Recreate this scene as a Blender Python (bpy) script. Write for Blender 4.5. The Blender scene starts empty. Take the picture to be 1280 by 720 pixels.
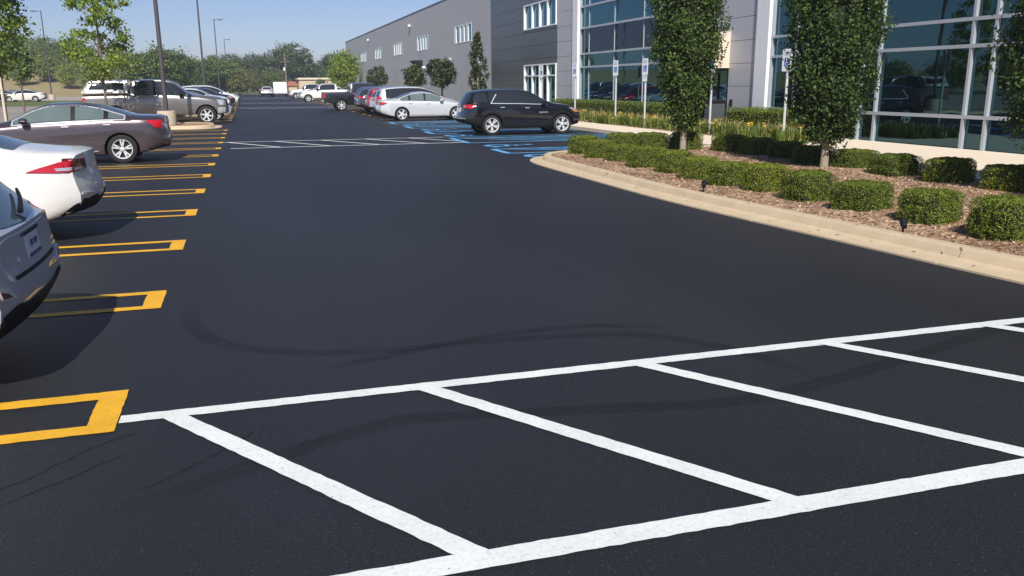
import bpy, bmesh, math, random
import numpy as np
from mathutils import Vector, Matrix
from mathutils.bvhtree import BVHTree
from mathutils.geometry import delaunay_2d_cdt

random.seed(7)
RNG = np.random.default_rng(11)
S = bpy.context.scene
COL = S.collection
R = math.radians

# ------------------------------------------------------------------ camera
F_PX, PITCH, YAW, ROLL, CAM_H = 1052.7, .23821, .29749, -.00635, 1.839
cd = bpy.data.cameras.new('camera')
cd.sensor_width = 36.0
cd.lens = F_PX / 1280 * 36.0
cd.clip_start = .05
cd.clip_end = 3000
cam = bpy.data.objects.new('camera', cd)
COL.objects.link(cam)
_cp, _sp, _cy, _sy = math.cos(PITCH), math.sin(PITCH), math.cos(YAW), math.sin(YAW)
_fw = Vector((_sy*_cp, _cy*_cp, -_sp))
_rt0 = Vector((_cy, -_sy, 0))
_up0 = _rt0.cross(_fw)
_c, _s = math.cos(ROLL), math.sin(ROLL)
_rt = _c*_rt0 + _s*_up0
_up = -_s*_rt0 + _c*_up0
cam.matrix_world = Matrix(((_rt.x, _up.x, -_fw.x, 0), (_rt.y, _up.y, -_fw.y, 0), (_rt.z, _up.z, -_fw.z, CAM_H), (0, 0, 0, 1)))
S.camera = cam

# ------------------------------------------------------------------ light
SUN_EL, SHADOW_AZ = R(43), R(16)          # shadows fall along the lane, a little to the right
W = bpy.data.worlds.new('World')
S.world = W
W.use_nodes = True
_n = W.node_tree.nodes
_sky = _n.new('ShaderNodeTexSky')
_sky.sky_type = 'NISHITA'
_sky.sun_disc = False
_sky.sun_elevation = SUN_EL
_sky.sun_rotation = SHADOW_AZ + math.pi
_sky.air_density = .8
_sky.dust_density = .35
_sky.ozone_density = 4.5
_bg = _n['Background']
_bg.inputs[1].default_value = .082
_tint = _n.new('ShaderNodeMix')          # a slightly bluer air all over the sky
_tint.data_type = 'RGBA'; _tint.blend_type = 'MULTIPLY'; _tint.inputs[0].default_value = 1
_tint.inputs[7].default_value = (.95, .86, .94, 1)
W.node_tree.links.new(_sky.outputs[0], _tint.inputs[6])
W.node_tree.links.new(_tint.outputs[2], _bg.inputs[0])
sl = bpy.data.lights.new('sun', 'SUN')
sl.energy = 4.4
sl.angle = R(.5)
sl.color = (1, .955, .88)
sun = bpy.data.objects.new('sun', sl)
COL.objects.link(sun)
sun.rotation_euler = Vector((math.sin(SHADOW_AZ)*math.cos(SUN_EL), math.cos(SHADOW_AZ)*math.cos(SUN_EL), -math.sin(SUN_EL))).to_track_quat('-Z', 'Y').to_euler()
S.view_settings.view_transform = 'Standard'
S.view_settings.look = 'None'
S.view_settings.exposure = .36
S.view_settings.gamma = 1

# ------------------------------------------------------------------ materials
def new_mat(name):
    m = bpy.data.materials.new(name)
    m.use_nodes = True
    nt = m.node_tree
    return m, nt, nt.nodes, nt.links, nt.nodes['Principled BSDF']

def mat(name, col, rough=.6, metal=0, var=.0, scale=8, bump=0, bscale=None, coat=0, spec=.5, dist=.01):
    """Principled material with procedural colour variation and fine relief."""
    m, nt, N, L, P = new_mat(name)
    P.inputs['Roughness'].default_value = rough
    P.inputs['Metallic'].default_value = metal
    P.inputs['Specular IOR Level'].default_value = spec
    P.inputs['Coat Weight'].default_value = coat
    P.inputs['Coat Roughness'].default_value = .03
    c = tuple(col) + (1,)
    if var:
        tc = N.new('ShaderNodeTexCoord')
        no = N.new('ShaderNodeTexNoise')
        no.inputs['Scale'].default_value = scale
        no.inputs['Detail'].default_value = 6
        no.inputs['Roughness'].default_value = .65
        L.new(tc.outputs['Object'], no.inputs['Vector'])
        mx = N.new('ShaderNodeMix')
        mx.data_type = 'RGBA'
        mx.inputs[6].default_value = tuple(x*(1-var) for x in col) + (1,)
        mx.inputs[7].default_value = tuple(min(1, x*(1+var)) for x in col) + (1,)
        L.new(no.outputs['Fac'], mx.inputs[0])
        L.new(mx.outputs[2], P.inputs['Base Color'])
    else:
        P.inputs['Base Color'].default_value = c
    if bump:
        tc = N.new('ShaderNodeTexCoord')
        nb = N.new('ShaderNodeTexNoise')
        nb.inputs['Scale'].default_value = bscale or scale*6
        nb.inputs['Detail'].default_value = 4
        L.new(tc.outputs['Object'], nb.inputs['Vector'])
        b = N.new('ShaderNodeBump')
        b.inputs['Strength'].default_value = bump
        b.inputs['Distance'].default_value = dist
        L.new(nb.outputs['Fac'], b.inputs['Height'])
        L.new(b.outputs['Normal'], P.inputs['Normal'])
    return m

def ramp(N, stops):
    r = N.new('ShaderNodeValToRGB')
    el = r.color_ramp.elements
    el[0].position, el[0].color = stops[0][0], tuple(stops[0][1]) + (1,)
    el[1].position, el[1].color = stops[-1][0], tuple(stops[-1][1]) + (1,)
    for p, c in stops[1:-1]:
        e = el.new(p)
        e.color = tuple(c) + (1,)
    return r

def leaf_mat(name, stops, rough=.5, trans=.35):
    m, nt, N, L, P = new_mat(name)
    g = N.new('ShaderNodeNewGeometry')
    r = ramp(N, stops)
    L.new(g.outputs['Random Per Island'], r.inputs[0])
    oi = N.new('ShaderNodeObjectInfo')
    rv = ramp(N, [(0, (.80, .84, .80)), (.5, (1, 1, 1)), (1, (1.25, 1.16, 1.0))]); L.new(oi.outputs['Random'], rv.inputs[0])
    mv = N.new('ShaderNodeMix'); mv.data_type = 'RGBA'; mv.blend_type = 'MULTIPLY'; mv.inputs[0].default_value = 1
    L.new(r.outputs[0], mv.inputs[6]); L.new(rv.outputs[0], mv.inputs[7])
    L.new(mv.outputs[2], P.inputs['Base Color'])
    P.inputs['Roughness'].default_value = rough
    P.inputs['Specular IOR Level'].default_value = .35
    t = N.new('ShaderNodeBsdfTranslucent')
    hs = N.new('ShaderNodeHueSaturation')
    hs.inputs['Value'].default_value = 1.6
    L.new(mv.outputs[2], hs.inputs['Color'])
    L.new(hs.outputs[0], t.inputs['Color'])
    mx = N.new('ShaderNodeMixShader')
    mx.inputs[0].default_value = trans
    L.new(P.outputs[0], mx.inputs[1])
    L.new(t.outputs[0], mx.inputs[2])
    L.new(mx.outputs[0], N['Material Output'].inputs[0])
    return m

def asphalt_mat(name, dark, light, rough):
    m, nt, N, L, P = new_mat(name)
    tc = N.new('ShaderNodeTexCoord')
    big = N.new('ShaderNodeTexNoise'); big.inputs['Scale'].default_value = .35; big.inputs['Detail'].default_value = 5
    mp = N.new('ShaderNodeMapping'); mp.inputs['Scale'].default_value = (1, .35, 1)
    L.new(tc.outputs['Object'], mp.inputs[0]); L.new(mp.outputs[0], big.inputs['Vector'])
    fine = N.new('ShaderNodeTexNoise'); fine.inputs['Scale'].default_value = 75; fine.inputs['Detail'].default_value = 5; fine.inputs['Roughness'].default_value = .75
    L.new(tc.outputs['Object'], fine.inputs['Vector'])
    spk = N.new('ShaderNodeTexVoronoi'); spk.inputs['Scale'].default_value = 70
    L.new(tc.outputs['Object'], spk.inputs['Vector'])
    r1 = ramp(N, [(.3, dark), (.7, light)])
    L.new(big.outputs['Fac'], r1.inputs[0])
    r2 = ramp(N, [(.34, (.55, .55, .55)), (.66, (1.5, 1.5, 1.5))])
    L.new(fine.outputs['Fac'], r2.inputs[0])
    mu = N.new('ShaderNodeMix'); mu.data_type = 'RGBA'; mu.blend_type = 'MULTIPLY'; mu.inputs[0].default_value = 1
    L.new(r1.outputs[0], mu.inputs[6]); L.new(r2.outputs[0], mu.inputs[7])
    # pale worn stone tips: a few cells only
    th = N.new('ShaderNodeMath'); th.operation = 'LESS_THAN'; th.inputs[1].default_value = .28
    L.new(spk.outputs['Distance'], th.inputs[0])
    wn = N.new('ShaderNodeSeparateColor'); L.new(spk.outputs['Color'], wn.inputs[0])
    t2 = N.new('ShaderNodeMath'); t2.operation = 'GREATER_THAN'; t2.inputs[1].default_value = .90
    L.new(wn.outputs[0], t2.inputs[0])
    t3 = N.new('ShaderNodeMath'); t3.operation = 'MULTIPLY'; L.new(th.outputs[0], t3.inputs[0]); L.new(t2.outputs[0], t3.inputs[1])
    t4 = N.new('ShaderNodeMath'); t4.operation = 'MULTIPLY'; t4.inputs[1].default_value = .24; L.new(t3.outputs[0], t4.inputs[0])
    ad = N.new('ShaderNodeMix'); ad.data_type = 'RGBA'; ad.inputs[7].default_value = (.16, .16, .165, 1)
    L.new(t4.outputs[0], ad.inputs[0]); L.new(mu.outputs[2], ad.inputs[6])
    L.new(ad.outputs[2], P.inputs['Base Color'])
    P.inputs['Roughness'].default_value = rough
    P.inputs['Specular IOR Level'].default_value = .35
    b = N.new('ShaderNodeBump'); b.inputs['Strength'].default_value = .9; b.inputs['Distance'].default_value = .006
    f2 = N.new('ShaderNodeTexNoise'); f2.inputs['Scale'].default_value = 110; f2.inputs['Detail'].default_value = 2
    L.new(tc.outputs['Object'], f2.inputs['Vector'])
    L.new(f2.outputs['Fac'], b.inputs['Height']); L.new(b.outputs['Normal'], P.inputs['Normal'])
    return m

def paint_line_mat(name, col, wear=.12):
    m, nt, N, L, P = new_mat(name)
    tc = N.new('ShaderNodeTexCoord')
    n1 = N.new('ShaderNodeTexNoise'); n1.inputs['Scale'].default_value = 45; n1.inputs['Detail'].default_value = 5; n1.inputs['Roughness'].default_value = .7
    n2 = N.new('ShaderNodeTexNoise'); n2.inputs['Scale'].default_value = 3; n2.inputs['Detail'].default_value = 3
    L.new(tc.outputs['Object'], n1.inputs['Vector']); L.new(tc.outputs['Object'], n2.inputs['Vector'])
    r = ramp(N, [(.29, (.035, .036, .04)), (.335, tuple(c*.8 for c in col)), (.5, tuple(c*.94 for c in col)), (.7, col)])
    L.new(n1.outputs['Fac'], r.inputs[0])
    r2 = ramp(N, [(.3, (1-wear,)*3), (.7, (1, 1, 1))])
    L.new(n2.outputs['Fac'], r2.inputs[0])
    mu = N.new('ShaderNodeMix'); mu.data_type = 'RGBA'; mu.blend_type = 'MULTIPLY'; mu.inputs[0].default_value = 1
    L.new(r.outputs[0], mu.inputs[6]); L.new(r2.outputs[0], mu.inputs[7])
    L.new(mu.outputs[2], P.inputs['Base Color'])
    P.inputs['Roughness'].default_value = .65
    b = N.new('ShaderNodeBump'); b.inputs['Strength'].default_value = .4; b.inputs['Distance'].default_value = .003
    L.new(n1.outputs['Fac'], b.inputs['Height']); L.new(b.outputs['Normal'], P.inputs['Normal'])
    return m

def mulch_mat():
    m, nt, N, L, P = new_mat('mulch')
    tc = N.new('ShaderNodeTexCoord')
    v = N.new('ShaderNodeTexVoronoi'); v.inputs['Scale'].default_value = 22
    n = N.new('ShaderNodeTexNoise'); n.inputs['Scale'].default_value = 1.3; n.inputs['Detail'].default_value = 5
    L.new(tc.outputs['Object'], v.inputs['Vector']); L.new(tc.outputs['Object'], n.inputs['Vector'])
    sc = N.new('ShaderNodeSeparateColor'); L.new(v.outputs['Color'], sc.inputs[0])
    r = ramp(N, [(0, (.17, .095, .055)), (.5, (.33, .21, .13)), (1, (.52, .38, .26))])
    L.new(sc.outputs[0], r.inputs[0])
    r2 = ramp(N, [(.35, (.75, .68, .62)), (.65, (1.1, 1.1, 1.1))])
    L.new(n.outputs['Fac'], r2.inputs[0])
    mu = N.new('ShaderNodeMix'); mu.data_type = 'RGBA'; mu.blend_type = 'MULTIPLY'; mu.inputs[0].default_value = 1
    L.new(r.outputs[0], mu.inputs[6]); L.new(r2.outputs[0], mu.inputs[7])
    L.new(mu.outputs[2], P.inputs['Base Color'])
    P.inputs['Roughness'].default_value = .9
    b = N.new('ShaderNodeBump'); b.inputs['Strength'].default_value = .9; b.inputs['Distance'].default_value = .02
    L.new(v.outputs['Distance'], b.inputs['Height']); L.new(b.outputs['Normal'], P.inputs['Normal'])
    return m

def glass_mat(name, tint, refl_tint, ior=1.9):
    """Tinted, coated architectural pane: part of the light goes through, part mirrors."""
    m, nt, N, L, P = new_mat(name)
    N.remove(P)
    tr = N.new('ShaderNodeBsdfTransparent'); tr.inputs[0].default_value = tuple(tint) + (1,)
    gl = N.new('ShaderNodeBsdfGlossy'); gl.inputs['Color'].default_value = tuple(refl_tint) + (1,); gl.inputs['Roughness'].default_value = .015
    tc = N.new('ShaderNodeTexCoord')
    no = N.new('ShaderNodeTexNoise'); no.inputs['Scale'].default_value = .7
    L.new(tc.outputs['Object'], no.inputs['Vector'])
    b = N.new('ShaderNodeBump'); b.inputs['Strength'].default_value = .06; b.inputs['Distance'].default_value = .05
    L.new(no.outputs['Fac'], b.inputs['Height']); L.new(b.outputs['Normal'], gl.inputs['Normal'])
    fr = N.new('ShaderNodeFresnel'); fr.inputs[0].default_value = ior
    mx = N.new('ShaderNodeMixShader')
    L.new(fr.outputs[0], mx.inputs[0]); L.new(tr.outputs[0], mx.inputs[1]); L.new(gl.outputs[0], mx.inputs[2])
    L.new(mx.outputs[0], N['Material Output'].inputs[0])
    return m

def car_paint(name, col, metal=.45, rough=.32):
    m = mat(name, col, rough, metal, var=.04, scale=300, coat=1.0)
    return m

M = {}
M['asphalt'] = asphalt_mat('sealed_asphalt', (.0135, .0145, .0178), (.0225, .024, .028), .56)
M['old_asphalt'] = asphalt_mat('old_asphalt', (.25, .215, .19), (.31, .27, .24), .85)
M['white_line'] = paint_line_mat('white_line_paint', (.80, .82, .80))
M['yellow_line'] = paint_line_mat('yellow_line_paint', (.86, .455, .022), .18)
M['blue_line'] = paint_line_mat('blue_line_paint', (.13, .43, .80), .2)
def tyre_mark_mat():
    m, nt, N, L, P = new_mat('tyre_rubber_on_asphalt')
    P.inputs['Base Color'].default_value = (.0085, .0085, .0095, 1); P.inputs['Roughness'].default_value = .75
    P.inputs['Specular IOR Level'].default_value = .2
    uv = N.new('ShaderNodeUVMap'); sx = N.new('ShaderNodeSeparateXYZ'); L.new(uv.outputs[0], sx.inputs[0])
    r = ramp(N, [(0, (0, 0, 0)), (.22, (.22,)*3), (.5, (.16,)*3), (.78, (.22,)*3), (1, (0, 0, 0))]); L.new(sx.outputs[0], r.inputs[0])
    r2 = ramp(N, [(0, (0, 0, 0)), (.18, (1,)*3), (.82, (1,)*3), (1, (0, 0, 0))]); L.new(sx.outputs[1], r2.inputs[0])
    tc = N.new('ShaderNodeTexCoord'); no = N.new('ShaderNodeTexNoise'); no.inputs['Scale'].default_value = 5; no.inputs['Detail'].default_value = 6
    L.new(tc.outputs['Object'], no.inputs['Vector'])
    r3 = ramp(N, [(.3, (.6,)*3), (.65, (1,)*3)]); L.new(no.outputs['Fac'], r3.inputs[0])
    a = N.new('ShaderNodeMath'); a.operation = 'MULTIPLY'; L.new(r.outputs[0], a.inputs[0]); L.new(r2.outputs[0], a.inputs[1])
    b = N.new('ShaderNodeMath'); b.operation = 'MULTIPLY'; L.new(a.outputs[0], b.inputs[0]); L.new(r3.outputs[0], b.inputs[1])
    L.new(b.outputs[0], P.inputs['Alpha'])
    return m
M['tyre_mark'] = tyre_mark_mat()
M['crack'] = mat('asphalt_crack_fill', (.006, .006, .007), .8, var=.3, scale=5)
M['kerb'] = mat('kerb_concrete', (.53, .42, .28), .85, var=.24, scale=3.5, bump=.25, bscale=60, dist=.004)
M['concrete'] = mat('walk_concrete', (.74, .63, .49), .88, var=.10, scale=1.1, bump=.2, bscale=45, dist=.004)
M['pale_concrete'] = mat('pole_base_concrete', (.50, .42, .32), .9, var=.1, scale=4, bump=.3, bscale=40)
M['mulch'] = mulch_mat()
M['chip'] = leaf_mat('mulch_chips', [(0, (.14, .07, .04)), (.4, (.31, .185, .11)), (.75, (.48, .33, .215)), (1, (.68, .53, .38))], .9, .02)
M['grass'] = mat('lawn', (.10, .13, .035), .9, var=.45, scale=.6, bump=.6, bscale=14, dist=.05)
M['dry_grass'] = mat('dry_grass_hill', (.30, .24, .11), .95, var=.28, scale=.06, bump=.5, bscale=2, dist=.2)
M['road'] = mat('pale_road', (.34, .30, .26), .9, var=.1, scale=.4)
M['earth'] = mat('far_ground', (.14, .15, .07), .95, var=.3, scale=.03)
M['bark'] = mat('bark', (.17, .13, .10), .9, var=.3, scale=14, bump=.6, bscale=50)
M['pale_bark'] = mat('pale_bark', (.30, .25, .19), .9, var=.25, scale=14, bump=.6, bscale=50)
M['leaf_col'] = leaf_mat('columnar_leaf', [(0, (.025, .050, .014)), (.55, (.055, .100, .022)), (.88, (.11, .17, .035)), (1, (.19, .25, .06))], .6, .3)
M['leaf_maple'] = leaf_mat('maple_leaf', [(0, (.10, .16, .022)), (.5, (.20, .285, .04)), (1, (.36, .43, .085))], .5, .42)
M['leaf_belt'] = leaf_mat('belt_leaf', [(0, (.07, .105, .03)), (.6, (.125, .20, .05)), (1, (.23, .29, .08))], .6, .3)
M['leaf_belt_light'] = leaf_mat('belt_leaf_light', [(0, (.13, .175, .03)), (.6, (.23, .29, .055)), (1, (.36, .38, .10))], .6, .35)
M['leaf_belt_olive'] = leaf_mat('belt_leaf_olive', [(0, (.09, .12, .04)), (.6, (.155, .18, .06)), (1, (.25, .235, .09))], .6, .3)
M['leaf_belt_dark'] = leaf_mat('belt_leaf_dark', [(0, (.05, .08, .035)), (.6, (.085, .13, .05)), (1, (.15, .19, .08))], .6, .25)
M['leaf_pear'] = leaf_mat('pear_leaf', [(0, (.014, .028, .010)), (.6, (.04, .065, .018)), (.88, (.11, .14, .04)), (1, (.30, .30, .16))], .4, .2)
M['yew'] = leaf_mat('yew_needles', [(0, (.06, .10, .016)), (.5, (.15, .205, .027)), (.85, (.275, .315, .042)), (1, (.40, .41, .07))], .55, .3)
M['yew_core'] = mat('dark_foliage_core', (.018, .022, .008), .95, var=.3, scale=20)  # near-black, so the shade inside foliage is put into the colour
M['lily'] = leaf_mat('daylily_blades', [(0, (.10, .16, .025)), (.6, (.20, .27, .045)), (1, (.42, .40, .11))], .6, .35)
M['lily_flower'] = leaf_mat('daylily_petals', [(0, (.70, .42, .03)), (.6, (.80, .62, .06)), (1, (.70, .25, .05))], .6, .3)
M['dry_stalk'] = leaf_mat('dry_stalks', [(0, (.35, .27, .13)), (1, (.55, .42, .2))], .8, .2)
M['white_metal'] = mat('white_metal_panel', (.83, .83, .84), .4, var=.03, scale=.8, spec=.5)
M['grey_panel'] = mat('grey_metal_panel', (.47, .47, .50), .45, .1, var=.05, scale=.7)
M['dark_panel'] = mat('dark_metal_panel', (.10, .108, .122), .36, .25, var=.09, scale=.7)
M['block'] = mat('painted_block_wall', (.43, .437, .46), .8, var=.13, scale=1.2, bump=.7, bscale=4, dist=.03)
M['joint'] = mat('dark_joint', (.03, .03, .034), .8)
M['mullion'] = mat('aluminium_mullion', (.47, .50, .54), .35, .3, var=.03, scale=3)
M['pane'] = glass_mat('tinted_pane', (.34, .60, .70), (.44, .84, 1.0), 2.05)
M['spandrel'] = glass_mat('spandrel_pane', (.03, .035, .045), (.45, .55, .70), 1.8)
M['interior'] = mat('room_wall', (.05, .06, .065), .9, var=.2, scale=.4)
M['interior_pale'] = mat('pale_blind', (.50, .62, .66), .9, var=.15, scale=1)
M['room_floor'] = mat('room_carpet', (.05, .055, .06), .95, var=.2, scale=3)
M['roof'] = mat('roof_membrane', (.4, .4, .4), .9, var=.1, scale=.3)
M['cream'] = mat('cream_awning', (.70, .60, .47), .7, var=.06, scale=3)
M['black'] = mat('black_plastic', (.010, .010, .0115), .6, var=.2, scale=20, spec=.25)
M['dark_well'] = mat('wheel_well', (.008, .008, .008), .95)
M['tyre'] = mat('tyre_rubber', (.017, .017, .018), .85, var=.2, scale=30)
M['rim'] = mat('alloy', (.74, .74, .75), .35, .3, var=.04, scale=20)
M['rim_dark'] = mat('dark_brake_metal', (.03, .03, .032), .6, .3)  # even dark metal for the disc behind the spokes
M['chrome'] = mat('chrome', (.82, .82, .83), .25, .55)
M['car_glass'] = mat('car_glass', (.018, .024, .028), .03, spec=1.0, var=.1, scale=2)
M['car_glass_lit_green'] = mat('car_glass_lit_green', (.115, .155, .15), .04, spec=.9, var=.35, scale=1.6)  # opaque; light seen through and mirrored is put into this paler base colour
M['car_glass_blue'] = mat('car_glass_blue', (.07, .105, .13), .04, spec=.9, var=.3, scale=1.5)
M['red_lens'] = mat('red_lens', (.52, .012, .022), .12, coat=1, var=.15, scale=15)
M['dark_red_lens'] = mat('dark_red_lens', (.14, .006, .012), .12, coat=1)
M['clear_lens'] = mat('clear_lens', (.55, .57, .60), .15, .3, coat=1, var=.3, scale=25)
M['orange_lens'] = mat('orange_lens', (.75, .24, .03), .2, coat=1)
M['plate'] = mat('plate_white', (.70, .74, .78), .45, var=.05, scale=10)
M['plate_blue'] = mat('plate_blue_print', (.03, .06, .22), .5)
M['sign_white'] = mat('sign_white', (.80, .83, .84), .4, var=.03, scale=4)
M['sign_blue'] = mat('sign_blue', (.02, .09, .42), .4)
M['sign_green'] = mat('sign_green', (.02, .25, .12), .4)
M['galv'] = mat('galvanised_steel', (.60, .61, .61), .5, .3, var=.12, scale=14)
M['pole'] = mat('bronze_pole', (.11, .10, .10), .45, .4, var=.1, scale=4)
M['wood'] = mat('weathered_wood', (.24, .19, .15), .9, var=.2, scale=5)
M['lamp_white'] = mat('white_lamp_housing', (.78, .79, .80), .4)
M['sand'] = mat('sand_render', (.62, .48, .32), .9, var=.06, scale=.4)
M['red_tile'] = mat('red_roof', (.36, .13, .09), .85, var=.15, scale=.8)

# ------------------------------------------------------------------ object helpers
def link(o, parent=None):
    COL.objects.link(o)
    if parent is not None:
        o.parent = parent
    return o

def tag(o, label=None, cat=None, group=None, kind=None):
    if label: o['label'] = label
    if cat: o['category'] = cat
    if group: o['group'] = group
    if kind: o['kind'] = kind
    return o

def thing(name, label, cat, loc=(0, 0, 0), rz=0, group=None):
    o = bpy.data.objects.new(name, None)
    o.empty_display_size = .2
    o.location = loc
    o.rotation_euler = (0, 0, rz)
    link(o)
    return tag(o, label, cat, group)

def mesh_obj(name, me, mats, parent=None, smooth=False, ang=None):
    for m in (mats if isinstance(mats, (list, tuple)) else [mats]):
        me.materials.append(m)
    if smooth:
        me.polygons.foreach_set('use_smooth', [True]*len(me.polygons))
        if ang:
            me.set_sharp_from_angle(angle=R(ang))
    return link(bpy.data.objects.new(name, me), parent)

class MB:
    """collects boxes, prisms, tubes and lathes; build() links them as ONE mesh object"""
    def __init__(s):
        s.v, s.f, s.m = [], [], []
    def add(s, v, f, mi=0):
        b = len(s.v)
        s.v += [tuple(p) for p in v]
        s.f += [tuple(i+b for i in q) for q in f]
        s.m += [mi]*len(f)
        return s
    def box(s, x0, x1, y0, y1, z0, z1, mi=0):
        v = [(x, y, z) for z in (z0, z1) for y in (y0, y1) for x in (x0, x1)]
        return s.add(v, [(0, 2, 3, 1), (4, 5, 7, 6), (0, 1, 5, 4), (2, 6, 7, 3), (0, 4, 6, 2), (1, 3, 7, 5)], mi)
    def bev(s, x0, x1, y0, y1, z0, z1, b=.01, mi=0):
        """box with chamfered top edges"""
        v = [(x0, y0, z0), (x1, y0, z0), (x1, y1, z0), (x0, y1, z0), (x0, y0, z1-b), (x1, y0, z1-b), (x1, y1, z1-b), (x0, y1, z1-b),
             (x0+b, y0+b, z1), (x1-b, y0+b, z1), (x1-b, y1-b, z1), (x0+b, y1-b, z1)]
        f = [(3, 2, 1, 0), (8, 9, 10, 11)]
        for i in range(4):
            j = (i+1) % 4
            f += [(i, j, 4+j, 4+i), (4+i, 4+j, 8+j, 8+i)]
        return s.add(v, f, mi)
    def prism(s, poly, z0, z1, mi=0):
        n = len(poly)
        v = [(x, y, z0) for x, y in poly] + [(x, y, z1) for x, y in poly]
        f = [tuple(range(n-1, -1, -1)), tuple(range(n, 2*n))]
        f += [(i, (i+1) % n, n+(i+1) % n, n+i) for i in range(n)]
        return s.add(v, f, mi)
    def tube(s, pts, rad, n=8, mi=0, cap=True):
        pts = [Vector(p) for p in pts]
        rs = rad if isinstance(rad, (list, tuple)) else [rad]*len(pts)
        v, f = [], []
        for i, p in enumerate(pts):
            d = (pts[min(i+1, len(pts)-1)] - pts[max(i-1, 0)]).normalized()
            a = d.orthogonal().normalized() if abs(d.z) < .9 else Vector((1, 0, 0)).cross(d).normalized()
            if i and abs(d.z) >= .9: pass
            b = d.cross(a)
            for k in range(n):
                t = 2*math.pi*k/n
                v.append(p + rs[i]*(math.cos(t)*a + math.sin(t)*b))
        for i in range(len(pts)-1):
            for k in range(n):
                f.append((i*n+k, i*n+(k+1) % n, (i+1)*n+(k+1) % n, (i+1)*n+k))
        if cap:
            f += [tuple(range(n-1, -1, -1)), tuple(range((len(pts)-1)*n, len(pts)*n))]
        return s.add(v, f, mi)
    def lathe(s, prof, n=24, axis='z', c=(0, 0, 0), mi=0, closed=False):
        """prof: (radius, height) pairs"""
        v, f = [], []
        for r, h in prof:
            for k in range(n):
                t = 2*math.pi*k/n
                p = (r*math.cos(t), r*math.sin(t), h)
                if axis == 'y': p = (p[0], h, p[1])
                v.append((p[0]+c[0], p[1]+c[1], p[2]+c[2]))
        m = len(prof)
        for i in range(m if closed else m-1):
            j = (i+1) % m
            for k in range(n):
                f.append((i*n+k, i*n+(k+1) % n, j*n+(k+1) % n, j*n+k))
        return s.add(v, f, mi)
    def mesh(s, name):
        me = bpy.data.meshes.new(name)
        me.from_pydata(s.v, [], s.f)
        me.polygons.foreach_set('material_index', s.m)
        return me
    def build(s, name, mats, parent=None, smooth=False, ang=None, fix=True):
        me = s.mesh(name)
        if fix:
            bm = bmesh.new(); bm.from_mesh(me)
            bmesh.ops.recalc_face_normals(bm, faces=bm.faces)
            bm.to_mesh(me); bm.free()
        return mesh_obj(name, me, mats, parent, smooth, ang)

def copy_tree(o, parent=None):
    c = o.copy()
    COL.objects.link(c)
    if parent is not None:
        c.parent = parent
    for ch in list(o.children):
        copy_tree(ch, c)
    return c

def quads_mesh(name, V):
    """V: (N,4,3) array of separate quads -> mesh"""
    n = len(V)
    me = bpy.data.meshes.new(name)
    me.vertices.add(n*4); me.loops.add(n*4); me.polygons.add(n)
    me.vertices.foreach_set('co', np.ascontiguousarray(V, dtype=np.float32).ravel())
    me.loops.foreach_set('vertex_index', np.arange(n*4, dtype=np.int32))
    me.polygons.foreach_set('loop_start', np.arange(0, n*4, 4, dtype=np.int32))
    me.update(calc_edges=True)
    me.validate()
    return me

def leaf_quads(P, size, nrm=None, spread=1.0, aspect=.55, rng=RNG, fold=.18):
    """folded diamond leaves at the points P, turned about the given normals"""
    n = len(P)
    nn = rng.normal(size=(n, 3))*spread
    if nrm is not None: nn = nn + nrm
    nn /= np.linalg.norm(nn, axis=1)[:, None] + 1e-9
    t = np.cross(nn, rng.normal(size=(n, 3))); t /= np.linalg.norm(t, axis=1)[:, None] + 1e-9
    b = np.cross(nn, t)
    s = (size*rng.uniform(.65, 1.3, n))[:, None] if np.isscalar(size) else np.asarray(size)[:, None]
    tip, tail = P + t*s*.5, P - t*s*.5
    l, r = P + b*s*aspect*.5 + nn*s*fold, P - b*s*aspect*.5 + nn*s*fold
    return np.stack([tip, l, tail, r], 1)

def text_mesh(txt, size, depth=.002):
    cu = bpy.data.curves.new('lettering', 'FONT')
    cu.body = txt; cu.size = size; cu.extrude = depth; cu.align_x = 'CENTER'; cu.align_y = 'CENTER'
    cu.resolution_u = 2
    o = bpy.data.objects.new('lettering', cu)
    COL.objects.link(o)
    dg = bpy.context.evaluated_depsgraph_get()
    me = bpy.data.meshes.new_from_object(o.evaluated_get(dg))
    bpy.data.objects.remove(o)
    bpy.data.curves.remove(cu)
    return me

# ------------------------------------------------------------------ ground and markings
def sheet(name, poly, z, m, kind='structure', parent=None):
    me = bpy.data.meshes.new(name)
    me.from_pydata([(x, y, z) for x, y in poly], [], [tuple(range(len(poly)))])
    o = mesh_obj(name, me, m, parent)
    if me.polygons[0].normal.z < 0: me.flip_normals()
    if kind: o['kind'] = kind
    return o

sheet('ground', [(-700, -250), (700, -250), (700, 1200), (-700, 1200)], -.06, M['earth'])
lot = sheet('parking_lot', [(-9.2, -60), (40, -60), (40, 3.0), (17.5, 3.0), (17.5, 14), (14.2, 24), (14.2, 183), (-9.2, 183)], 0, M['asphalt'])
sheet('old_asphalt_aisle', [(-9.2, -60), (-9.2, 92), (-60, 92), (-60, -60)], -.004, M['old_asphalt'])
sheet('grass_verge', [(-9.2, 92), (-9.2, 128), (-120, 128), (-120, 92)], -.004, M['grass'])
sheet('pale_road', [(-9.2, 128), (-9.2, 176), (-160, 176), (-160, 128)], -.004, M['road'])
sheet('lawn', [(14.2, 44), (17.6, 44), (17.6, 190), (14.2, 190)], .05, M['grass'])

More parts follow.
